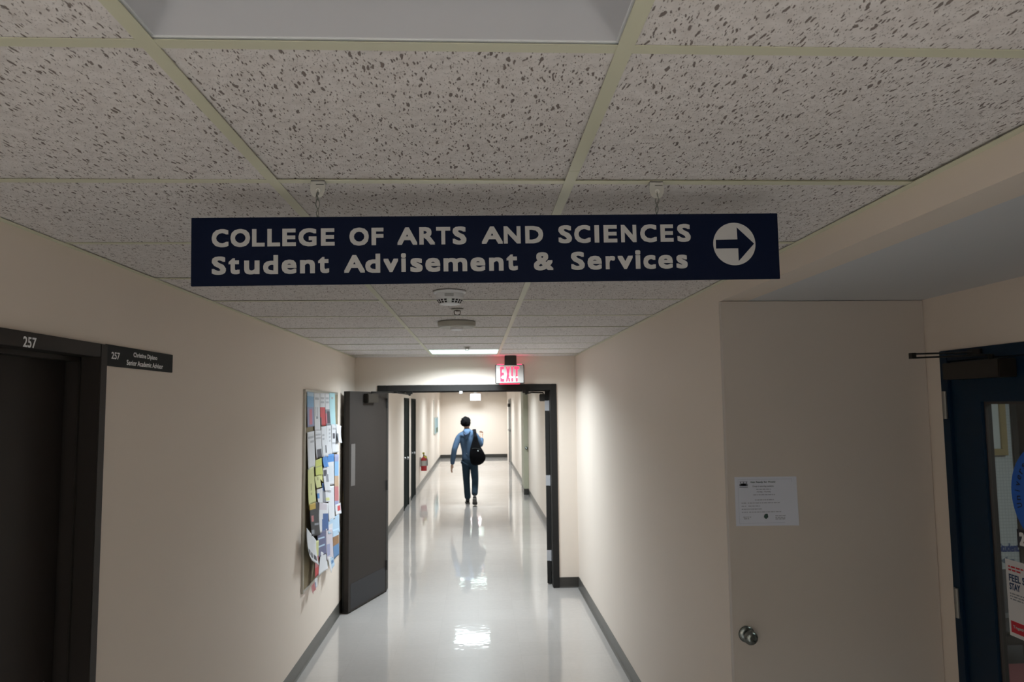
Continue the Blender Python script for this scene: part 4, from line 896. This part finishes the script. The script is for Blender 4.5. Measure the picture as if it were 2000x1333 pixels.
# hood lying on the back, and a pocket hem
m = skin('hood', [(P(-.200,-.115,1.43),(.085,.045)),(P(-.222,-.130,1.375),(.085,.045)),(P(-.228,-.135,1.31),(.060,.038)),(P(-.230,-.125,1.25),(.028,.022)),(P(-.275,-.055,1.445),(.04,.035)),(P(-.130,-.055,1.45),(.04,.035))], [(0,1),(1,2),(2,3),(0,4),(0,5)], HOOD, 2)
sub(sw, m, pe)
sub(sw, MB().tube([P(-.265,-.170,1.385),P(-.230,-.185,1.34),P(-.195,-.175,1.375)], .016, 8).build('hood_opening_shade', mat('navy hood shade',(.02,.035,.07),.9), smooth=True), pe)  # dark tube that paints the shade in the hood opening
m = MB()
for i in range(24):
    a0, a1 = 2*PI*i/24, 2*PI*(i+1)/24
    for (z0, z1, ra, rb) in ((.845,.905,.150,.158),):
        m.add([P(-.152+rx*math.cos(a), ry*math.sin(a), z) for z, rx, ry, a in ((z0,ra,ra*.72,a0),(z0,ra,ra*.72,a1),(z1,rb,rb*.72,a1),(z1,rb,rb*.72,a0))], [(0,1,2,3)])
h = m.build('hem', HOOD, smooth=True); h.data.materials[0] = HOOD; sub(sw, h, pe)
sub(sw, MB().tube([P(-.215,-.118,.985),P(-.17,-.121,.982),P(-.12,-.120,.985)], .007, 8).build('shirt_edge', mat('pale shirt edge',(.35,.42,.50),.8), smooth=True), pe)
# jeans
jn = [(P(-.152,0,.87),(.140,.105)),(P(-.228,.01,.79),(.092,.095)),(lerp(Lh,Lk,.5),(.082,.085)),(Lk,(.070,.072)),(lerp(Lk,La,.5),(.066,.068)),(lerp(Lk,La,1.04),(.062,.068)),
 (P(-.078,-.01,.79),(.092,.095)),(lerp(Rh,Rk,.5),(.082,.085)),(Rk,(.070,.072)),(lerp(Rk,Ra,.5),(.064,.068)),(lerp(Rk,Ra,1.0),(.057,.064))]
je = [(0,1),(1,2),(2,3),(3,4),(4,5),(0,6),(6,7),(7,8),(8,9),(9,10)]
seat_ = loft([(-.152,0,.74,.130,.088),(-.152,-.002,.78,.152,.108),(-.152,0,.83,.152,.112),(-.152,0,.89,.142,.104),(-.153,0,.93,.136,.098)])
part(pe, join_mesh(skin('jeans', jn, je, JEAN, 2), *seat_))
# shoes
def shoe(ank, toe, heel):
    a, t, h = Vector(ank), Vector(toe), Vector(heel)
    o = skin('shoe', [(tuple(a+(h-a)*.35),.042),(tuple(h),(.036,.036)),(tuple(h.lerp(t,.45)),(.042,.036)),(tuple(h.lerp(t,.85)),(.044,.028)),(tuple(t),(.030,.020)),(tuple(a),.040)], [(5,0),(0,1),(1,2),(0,2),(2,3),(3,4)], SHOE, 2, 0)
    part(pe, o); d = (t-h).normalized(); s = d.cross(Vector((0,0,1))).normalized(); n = s.cross(d).normalized()
    m = MB(); k = [(-.05,.030),(-.02,.040),(.08,.038),(.17,.048),(.22,.044),(.25,.028)]; top = []; L_ = (t-h).length/.22
    pts = [h+d*x*L_+s*w for x, w in k]+[h+d*x*L_-s*w for x, w in k[::-1]]
    nn = len(pts); m.add([p-n*.040 for p in pts]+[p-n*.022 for p in pts], [tuple(range(nn)), tuple(range(nn,2*nn))[::-1]]+[(i,(i+1)%nn,nn+(i+1)%nn,nn+i) for i in range(nn)])
    sub(o, m.build('sole', SOLE), pe)
shoe(La, (La[0]-.012,La[1]+.175,.042), (La[0],La[1]-.035,.042))
shoe(Ra, (Ra[0]+.004,Ra[1]+.12,.052), (Ra[0],Ra[1]-.045,.155))
# shoulder bag: teardrop with a broad strap over the right shoulder
bg = empty('shoulder_bag', (.0,PY-.21,.97), 'black teardrop sling bag hanging from the right shoulder of the walking person', 'bag')
BAGM = mat('black nylon', (.005,.005,.006), .9, spec=.05, bump=(40,.3,.006)); vs = []; fs = []; nu, nv = 28, 22
ctr = [(-.040,1.36,.030),(-.038,1.30,.042),(-.040,1.22,.062),(-.035,1.12,.100),(-.015,1.02,.138),(.002,.94,.155),(.003,.87,.150),(-.01,.81,.120),(-.022,.775,.075),(-.025,.760,.012)]
for (cx_, z, rx) in ctr:
    for i in range(nu):
        a = 2*PI*i/nu; sx = math.copysign(abs(math.cos(a))**.8, math.cos(a)); sy_ = math.copysign(abs(math.sin(a))**.8, math.sin(a))
        vs.append((cx_+rx*sx, PY-.225+min(rx*.62,.085)*sy_, z))
for j in range(len(ctr)-1):
    for i in range(nu): fs.append((j*nu+i, j*nu+(i+1)%nu, (j+1)*nu+(i+1)%nu, (j+1)*nu+i))
fs += [tuple(range(nu)), tuple((len(ctr)-1)*nu+i for i in range(nu))]
part(bg, MB().add(vs, fs).build('bag_body', BAGM, smooth=True))
sp = [(-.04,PY-.215,1.30),(-.050,PY-.16,1.40),(-.058,PY-.075,1.445),(-.062,PY+.0,1.452),(-.075,PY+.09,1.41),(-.11,PY+.145,1.28),(-.20,PY+.16,1.10),(-.29,PY+.10,.98),(-.325,PY+.0,.93)]
m = MB()
for i in range(5):
    a, b = Vector(sp[i]), Vector(sp[i+1]); d = (b-a).normalized(); s = Vector((1,0,.05)).normalized(); n = d.cross(s).normalized()
    m.add([a-s*.032+n*.006,a+s*.032+n*.006,b+s*.032+n*.006,b-s*.032+n*.006,a-s*.032-n*.006,a+s*.032-n*.006,b+s*.032-n*.006,b-s*.032-n*.006], [(0,1,2,3),(4,7,6,5),(0,4,5,1),(1,5,6,2),(2,6,7,3),(3,7,4,0)])
part(bg, m.build('shoulder_strap', BAGM))
part(bg, MB().box((.000,PY-.318,1.035),(.022,PY-.300,1.062)).build('logo_tag', mat('pale logo tag',(.6,.65,.68),.5), bevel=.002), 'small pale tag')
part(bg, MB().tube([(-.10,PY-.292,1.09),(-.03,PY-.300,1.10),(.06,PY-.296,1.07)], .004, 6).build('zip', DARKS))

# ================================================================ LIGHT
w_ = bpy.data.worlds.new('world'); SC.world = w_; w_.use_nodes = True
w_.node_tree.nodes['Background'].inputs[0].default_value = (.5,.5,.55,1); w_.node_tree.nodes['Background'].inputs[1].default_value = .02
def area(name, loc, sx, sy, power, col=(.92,1.,.95), rot=(0,0,0), spread=PI):
    l = bpy.data.lights.new(name,'AREA'); l.shape = 'RECTANGLE'; l.size = sx; l.size_y = sy; l.energy = power; l.color = col; l.spread = spread
    o = bpy.data.objects.new(name, l); COL.objects.link(o); o.location = loc; o.rotation_euler = rot; return o
# one unseen lamp under the office ceiling, no fixture is built
area('office_light', (3.3,2.2,2.58), 1.2, .6, OFFICE_W)

# ================================================================ CAMERA
cd = bpy.data.cameras.new('camera'); cam = bpy.data.objects.new('camera', cd); COL.objects.link(cam); SC.camera = cam
cy, sy2 = math.cos(YAW), math.sin(YAW); cp, sp2 = math.cos(PITCH), math.sin(PITCH)
fw = Vector((sy2*cp, cy*cp, sp2)); r_ = Vector((cy, -sy2, 0)); u_ = r_.cross(fw)
c_, s_ = math.cos(ROLL), math.sin(ROLL)
r2 = c_*r_+s_*u_; u2 = -s_*r_+c_*u_
cam.matrix_world = Matrix(((r2.x,u2.x,-fw.x,0),(r2.y,u2.y,-fw.y,0),(r2.z,u2.z,-fw.z,CAM_Z),(0,0,0,1)))
cd.sensor_width = 36; cd.lens = FOCAL*36/2000; cd.clip_start = .02; cd.clip_end = 100
cd.dof.use_dof = True; cd.dof.focus_distance = 1.85; cd.dof.aperture_fstop = 10
SC.view_settings.view_transform = 'Standard'; SC.view_settings.look = 'None'; SC.view_settings.gamma = 1; SC.view_settings.exposure = .44
SC.view_settings.use_curve_mapping = False
SC.cycles.use_denoising = True
SC.cycles.max_bounces = 14; SC.cycles.diffuse_bounces = 8; SC.cycles.glossy_bounces = 6; SC.cycles.transmission_bounces = 8
SC.cycles.sample_clamp_indirect = 8
